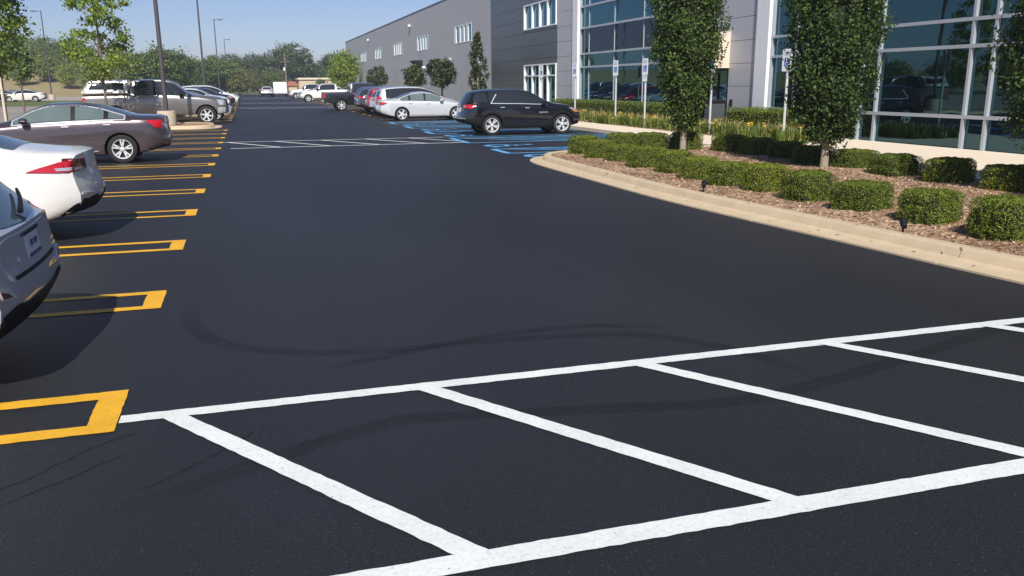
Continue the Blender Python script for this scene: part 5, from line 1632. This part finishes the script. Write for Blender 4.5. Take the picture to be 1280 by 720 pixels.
# daylilies: arching blades, dry stalks, yellow flowers
def lilies():
    rg = np.random.default_rng(5)
    nc = 520
    cy = rg.uniform(21.0, 47, nc); cx = rg.uniform(14.7, 16.2, nc)
    cx = np.where(cy < 22.6, np.maximum(cx, 14.7), cx)
    def blades(npc, hmin, hmax, w, lean, base=.13):
        n = nc*npc
        bx = np.repeat(cx, npc) + rg.normal(size=n)*.07; by = np.repeat(cy, npc) + rg.normal(size=n)*.07
        ang = rg.uniform(0, 2*np.pi, n); hh = rg.uniform(hmin, hmax, n); ln = hh*lean*rg.random(n)
        d = np.stack([np.cos(ang), np.sin(ang), np.zeros(n)], 1); s_ = np.stack([-np.sin(ang), np.cos(ang), np.zeros(n)], 1)*w/2
        b0 = np.stack([bx, by, np.full(n, base)], 1)
        mid = b0 + d*ln[:, None]*.45 + np.array([0, 0, 1])*(hh*.8)[:, None]
        tip = b0 + d*ln[:, None]*1.3 + np.array([0, 0, 1])*hh[:, None]*(1 - .3*rg.random(n))[:, None]
        return np.concatenate([np.stack([b0-s_, b0+s_, mid+s_*.9, mid-s_*.9], 1), np.stack([mid-s_*.9, mid+s_*.9, tip+s_*.15, tip-s_*.15], 1)])
    tag(mesh_obj('daylily_leaves', quads_mesh('daylily_leaves', blades(20, .26, .46, .028, 1.1)), M['lily']), 'yellow-green strappy daylily leaves in the bed below the hedges', 'flowers', kind='stuff')
    tag(mesh_obj('daylily_stalks', quads_mesh('daylily_stalks', blades(2, .42, .64, .014, .4)), M['dry_stalk']), 'thin dry flower stalks standing above the daylily leaves', 'flowers', kind='stuff')
    n = 95
    i = rg.integers(0, nc, n)
    c = np.stack([cx[i] + rg.normal(size=n)*.12, cy[i] + rg.normal(size=n)*.12, rg.uniform(.38, .58, n)], 1)
    p = np.repeat(c, 6, 0) + rg.normal(size=(n*6, 3))*.03
    tag(mesh_obj('daylily_flowers', quads_mesh('daylily_flowers', leaf_quads(p, .085, np.array([-.4, -.3, .5]), .7, .5, rg)), M['lily_flower']), 'yellow and orange daylily flowers dotted over the bed', 'flowers', kind='stuff')
lilies()

# ------------------------------------------------------------------ trees
def columnar(x, y, z0, z1, prof, n, size, label, seed, m='leaf_col', trunk_r=.075, group=None, cat='tree'):
    rg = np.random.default_rng(seed)
    t = thing('columnar_tree', label, cat, (x, y, .12), 0, group)
    mb = MB()
    mb.tube([(0, 0, -.1), (.01, 0, z0*.6), (0, .01, z0+.5), (0, 0, z1*.6), (0, 0, z1*.93)], [trunk_r*1.25, trunk_r, trunk_r*.9, trunk_r*.5, .01], 10); mb.build('trunk', M['pale_bark'], t, True, 40)
    f = pchip(prof)
    nb = 16
    mb = MB()
    for k in range(nb):
        a = k*2.4; zz = z0 + .25 + (z1-z0)*.7*k/nb
        r = f((zz+.6-z0)/(z1-z0))*.75
        mb.tube([(0, 0, zz), (r*.5*math.cos(a), r*.5*math.sin(a), zz+.35), (r*math.cos(a), r*math.sin(a), zz+.8)], [.022, .014, .004], 5)
    mb.build('limb', M['bark'], t)
    # leaves hang in sprays: clump centres first, then leaves round them
    nc = n//34
    tz = rg.random(nc)**.9
    ang = rg.uniform(0, 2*np.pi, nc)
    rr = np.array([f(v) for v in tz])
    bump = 1 + .13*np.sin(3*ang+5*tz*6+seed) + .10*np.sin(5*ang-17*tz+seed*2)
    rad = rr*bump*(1 - .55*rg.random(nc)**1.6)
    C = np.stack([rad*np.cos(ang), rad*np.sin(ang), z0 + tz*(z1-z0)], 1)
    i = np.repeat(np.arange(nc), 34)
    P = C[i] + rg.normal(size=(len(i), 3))*np.array([.075, .075, .12])
    nr = np.stack([np.cos(ang), np.sin(ang), np.full(nc, .5)], 1)[i]
    q = leaf_quads(P, size, nr*.8, .8, .58, rg)
    if n > 8000:       # solid dark core, the crown's inner shade put into its colour
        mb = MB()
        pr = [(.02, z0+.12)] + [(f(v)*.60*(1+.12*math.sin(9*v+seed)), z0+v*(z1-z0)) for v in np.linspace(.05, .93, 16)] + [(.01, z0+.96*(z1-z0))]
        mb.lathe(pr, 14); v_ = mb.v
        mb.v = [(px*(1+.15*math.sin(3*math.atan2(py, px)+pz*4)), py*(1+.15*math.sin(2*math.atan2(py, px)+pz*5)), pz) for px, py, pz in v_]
        mb.build('dark_core', M['yew_core'], t)
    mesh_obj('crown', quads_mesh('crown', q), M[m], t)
    return t
GC = 'columnar trees in the planting island'
columnar(10.45, 19.3, .72, 6.2, [(0, .12), (.05, .32), (.12, .48), (.24, .65), (.40, .77), (.55, .77), (.75, .64), (.92, .35), (1, .05)], 52000, .075, 'dense dark green columnar tree near the door, left of the grey panels', 21, group=GC)
columnar(10.97, 14.4, .62, 6.0, [(0, .14), (.05, .44), (.13, .64), (.25, .76), (.42, .84), (.6, .80), (.8, .6), (.93, .3), (1, .05)], 52000, .07, 'dense dark green columnar tree in front of the near glass wall', 22, group=GC)
columnar(11.62, 9.6, .55, 5.8, [(0, .14), (.06, .55), (.15, .85), (.28, 1.0), (.45, .98), (.6, .88), (.8, .6), (.93, .3), (1, .05)], 46000, .072, 'columnar tree cut off by the right edge of the picture', 23, group=GC)
columnar(10.6, 5.6, .6, 5.8, [(0, .14), (.06, .55), (.15, .85), (.28, 1.0), (.45, .98), (.6, .88), (.8, .6), (.93, .3), (1, .05)], 9000, .14, 'columnar tree outside the right edge that shades the back bushes', 24, group=GC)
columnar(15.3, 57.6, 1.1, 5.0, [(0, .25), (.15, .55), (.4, .60), (.7, .38), (1, .04)], 3200, .16, 'slim columnar tree against the corner of the block wall', 25, 'leaf_pear', group='small trees along the warehouse wall')

def lollipop(x, y, zc, r, trunk_z, n, label, seed):
    rg = np.random.default_rng(seed)
    t = thing('round_tree', label, 'tree', (x, y, .05), 0, 'small trees along the warehouse wall')
    mb = MB(); mb.tube([(0, 0, 0), (.02, 0, trunk_z), (0, 0, zc)], [.10, .085, .04], 8); mb.build('trunk', M['bark'], t, True, 40)
    nc = n//22
    u = rg.normal(size=(nc, 3)); u /= np.linalg.norm(u, axis=1)[:, None]
    C = u*r*(1 - .5*rg.random(nc)**2)[:, None]*(1 + .12*np.sin(5*u[:, :1]+seed)*np.sin(4*u[:, 2:]))
    i = np.repeat(np.arange(nc), 22)
    P = C[i]*np.array([1, 1, 1.05]) + rg.normal(size=(len(i), 3))*.11 + np.array([0, 0, zc])
    mesh_obj('crown', quads_mesh('crown', leaf_quads(P, .2, u[i]*.8, .8, .55, rg)), M['leaf_pear'], t)
lollipop(15.3, 69, 2.65, 1.12, 1.6, 3400, 'round-headed tree with pale tips, nearest of the three by the wall', 31)
lollipop(15.3, 81, 2.45, 1.0, 1.5, 3000, 'round-headed tree with pale tips, middle of the three by the wall', 32)
lollipop(15.3, 105, 2.65, 1.25, 1.5, 3000, 'round-headed dark tree, farthest of the three by the wall', 33)

def crown_points(rg, nc, per, rx, rz, zc, clump, taper=0.0, hollow=.45):
    u = rg.normal(size=(nc, 3)); u /= np.linalg.norm(u, axis=1)[:, None]
    k = (hollow + (1-hollow)*rg.random(nc)**.6)
    C = u*k[:, None]*np.array([rx, rx, rz])
    C[:, :2] *= (1 - taper*(C[:, 2:3]/rz+1)/2)
    i = np.repeat(np.arange(nc), per)
    P = C[i] + rg.normal(size=(len(i), 3))*clump*(.6 + .8*rg.random(nc))[i][:, None]*np.array([1, 1, .6]) + np.array([0, 0, zc])
    return P, C + np.array([0, 0, zc]), u[i]
def leafy_tree(name, label, x, y, h, rx, z0, leaf, nc, per, m, seed, group=None, taper=.5, trunk=.07, clump=.28, bark='bark', z=0):
    rg = np.random.default_rng(seed)
    t = thing(name, label, 'tree', (x, y, z), 0, group)
    P, C, nr = crown_points(rg, nc, per, rx, (h-z0)/2, (h+z0)/2, clump, taper)
    mb = MB(); mb.tube([(0, 0, -.1), (.03, .02, z0*.7), (.02, 0, (z0+h)/2), (0, 0, h*.95)], [trunk*1.2, trunk, trunk*.6, .012], 8); mb.build('trunk', M[bark], t, True, 40)
    mb = MB()
    for c in C[::max(1, nc//26)]:
        s = max(z0*.8, c[2]-.9)
        mb.tube([(0, 0, s), (c[0]*.5, c[1]*.5, s+(c[2]-s)*.6), tuple(c)], [trunk*.35, trunk*.22, .006], 5)
    mb.build('limb', M[bark], t)
    mesh_obj('crown', quads_mesh('crown', leaf_quads(P, leaf, nr*.5+np.array([0, 0, .5]), .8, .75, rg)), M[m], t)
    return t
leafy_tree('young_maple', 'bright green young maple rising from the kerb island in front of the pickup', -5.9, 41.3, 8.9, 2.2, 1.7, .15, 76, 62, 'leaf_maple', 41, taper=.92, clump=.20, trunk=.06)
leafy_tree('young_maple', 'young maple at the left edge, its leafy crown cut by the frame', -9.65, 40.5, 7.4, 1.7, 2.1, .16, 84, 72, 'leaf_maple', 42, taper=.55, clump=.22, trunk=.06)
leafy_tree('young_tree', 'thin young tree with a bare grey trunk near the left edge', ratio(28)*58, 58, 4.6, 1.0, 2.2, .2, 26, 34, 'leaf_belt', 43, clump=.2, trunk=.055)
st_ = thing('tree_stake', 'thin pale wooden stake beside the leftmost maple', 'stake', (-9.3, 39.0, 0))
mb = MB(); mb.tube([(0, 0, 0), (0, 0, 2.2)], .045, 6); mb.build('stake', M['concrete'], st_)
leafy_tree('broad_tree', 'bright green bushy tree at the far end of the warehouse wall', 14.8, 136, 6.6, 2.6, .9, .34, 80, 50, 'leaf_maple', 44, taper=.35, clump=.5, trunk=.12)

# belt of trees beyond the lot: copies of a few builds
PROTO = []
for k, (m, rx, h, z0, tp) in enumerate([('leaf_belt', 3.6, 8.5, 1.2, .3), ('leaf_belt_light', 3.2, 7.2, .8, .45), ('leaf_belt_olive', 3.4, 7.0, .6, .3), ('leaf_belt_dark', 4.6, 10.5, 1.4, .2), ('leaf_belt_light', 2.6, 8.0, .8, .6)]):
    PROTO.append(leafy_tree('belt_tree', 'x', 0, 0, h, rx, z0, .42, 95, 52, m, 60+k, taper=tp, clump=.62, trunk=.16))
KL = ['mid-green broad tree', 'light green tree', 'olive-brown bushy tree', 'dark green tall tree', 'light green pointed tree']
MARK = [(2, 'the leftmost maple'), (28, 'the thin bare-trunked tree'), (65, 'the light pole with its arm to the left'), (100, 'the tail of the pewter pickup'), (130, 'the bright young maple'), (165, 'the middle of the pickup cab'), (200, 'the nearest light pole'),
        (230, 'the pickup bonnet'), (257, 'the second light pole'), (276, 'the third light pole'), (289, 'the farthest left light pole'), (307, 'the left end of the lane'), (321, 'the faint light pole above the lane end'), (338, 'the silver suv at the lane end'),
        (360, 'the utility pole'), (381, 'the thin pole in the gap'), (400, 'the low pale building'), (432, 'the bright bushy tree by the warehouse')]
used = set()
BELT = []
def belt(k, x, y, s, z=0):
    o = PROTO[k]
    if k in used: o = copy_tree(o); o.name = 'belt_tree'
    used.add(k)
    o.location = (x, y, z); o.rotation_euler = (0, 0, random.uniform(0, 6.28)); o.scale = (s*random.uniform(.9, 1.1), s*random.uniform(.9, 1.1), s)
    px = 640 + 1083*math.tan(math.atan2(x, y) - YAW)
    lm = min(MARK, key=lambda m: abs(m[0]-px))
    side = 'straight behind' if abs(px-lm[0]) < 3 else ('just left of' if px < lm[0] else 'just right of')
    BELT.append((k, side, lm[1], y, o))
rg = random.Random(9)
# (bearing in the photo, distance, kind, size)
def hill_z(x, y):
    t = min(1, max(0, (y-180)/60)); e = min(1, max(0, (-14-x)/20))
    return 5.5*t*t*(3-2*t)*e - .1
for px in range(-12, 305, 10):
    d = rg.uniform(222, 238) if px < 118 else rg.uniform(176, 196)
    x = ratio(px + rg.uniform(-4, 4))*d
    belt(rg.choice([0, 1, 2, 0, 4]), x, d, rg.uniform(.62, .88) if px < 118 else rg.uniform(.66, .92), hill_z(x, d) if px < 118 else 0)
for px, d, k, s in ((150, 160, 1, .95), (172, 158, 0, .9), (205, 158, 0, .98), (225, 165, 0, .92), (128, 166, 1, .9),
                    (270, 250, 3, .95), (292, 255, 3, 1.0), (310, 215, 2, .75), (322, 240, 3, .95), (336, 222, 2, .72), (352, 235, 3, 1.05), (368, 240, 3, 1.22), (384, 245, 3, .9), (350, 205, 2, .62), (300, 200, 2, .6),
                    (364, 206, 2, .42), (418, 236, 3, .95), (403, 189, 0, .36), (436, 240, 3, 1.0), (280, 196, 2, .7), (325, 198, 2, .58), (342, 200, 0, .55)):
    belt(k, ratio(px)*d, d, s)
for px, d, s in ((62, 210, .85), (88, 200, .7), (28, 205, .75)):
    belt(1, ratio(px)*d, d, s, hill_z(ratio(px)*d, d))
seen = {}
for k, side, lm, y, o in BELT: seen.setdefault((k, side, lm), []).append((y, o))
for (k, side, lm), L_ in seen.items():
    L_.sort(key=lambda t: t[0])
    for i, (y, o) in enumerate(L_):
        w = '' if len(L_) == 1 else ('nearer ' if i == 0 else 'farther ' if i == len(L_)-1 else 'in-between ')
        o['label'] = f'{w}{KL[k]} {side} {lm}'; o['group'] = 'trees in the belt beyond the lot'
def woodland(name, label, spots, m, leaf):
    rgw = np.random.default_rng(77)
    Q = []
    for x, y, z, h, rx in spots:
        P, C, nr = crown_points(rgw, 60, 34, rx, (h-.6)/2, (h+.6)/2, .6, .3)
        Q.append(leaf_quads(P + np.array([x, y, z]), leaf, nr*.5+np.array([0, 0, .5]), .8, .75, rgw))
    tag(mesh_obj(name, quads_mesh(name, np.concatenate(Q)), M[m]), label, 'wood', kind='stuff')
woodland('distant_wood', 'far wood showing as one mass behind the belt trees', [(ratio(px)*d, d, hill_z(ratio(px)*d, d) if px < 118 else 0, rg.uniform(7, 9.5), 4) for px in range(-30, 445, 13) for d in (rg.uniform(250, 272),)], 'leaf_belt', .5)
woodland('side_wood', 'wood on the left beyond the old aisle, mirrored in the glass walls', [(-66 + rg.uniform(-4, 4), y, 0, rg.uniform(4.5, 7), 3) for y in range(4, 150, 7)], 'leaf_belt', .45)

# low far buildings at the end of the lane
fb_ = thing('far_store', 'low pale sand-coloured building behind the parked white pickups', 'building', (15.0, 196, 0))
mb = MB(); mb.box(-3.6, 4.2, 0, 10, 0, 2.95); mb.build('wall', M['sand'], fb_)
mb = MB(); mb.box(-3.8, 4.4, -.3, 10.3, 2.96, 3.35); mb.build('roof_band', M['concrete'], fb_)
mb = MB(); mb.box(-.7, .7, -.06, -.01, .2, 2.0); mb.build('door', M['dark_panel'], fb_)
rb = thing('far_red_roof_house', 'small far house with a red roof beside the low pale building', 'building', (10.2, 198, 0))
mb = MB(); mb.box(-1.0, .8, 0, 6, 0, 1.6); mb.build('wall', M['sand'], rb)
mb = MB(); mb.add([(-1.2, -.3, 1.61), (1.0, -.3, 1.61), (1.0, 6.3, 1.61), (-1.2, 6.3, 1.61), (-.9, 3, 2.6), (.7, 3, 2.6)], [(0, 1, 5, 4), (2, 3, 4, 5), (1, 2, 5), (3, 0, 4), (3, 2, 1, 0)]); mb.build('roof', M['red_tile'], rb)

# ------------------------------------------------------------------ thin summer haze
mb = MB(); mb.box(-720, 720, -270, 1220, -1.1, 20.0)
hz = mb.build('haze', [], None)
hm = bpy.data.materials.new('haze'); hm.use_nodes = True
hm.node_tree.nodes.clear()
ho = hm.node_tree.nodes.new('ShaderNodeOutputMaterial'); hv = hm.node_tree.nodes.new('ShaderNodeVolumePrincipled')
hv.inputs['Color'].default_value = (.86, .92, 1, 1); hv.inputs['Density'].default_value = .0007; hv.inputs['Anisotropy'].default_value = .2
hm.node_tree.links.new(hv.outputs[0], ho.inputs['Volume'])
hz.data.materials.append(hm)
tag(hz, 'thin pale summer haze over the whole lot', 'haze', kind='stuff')
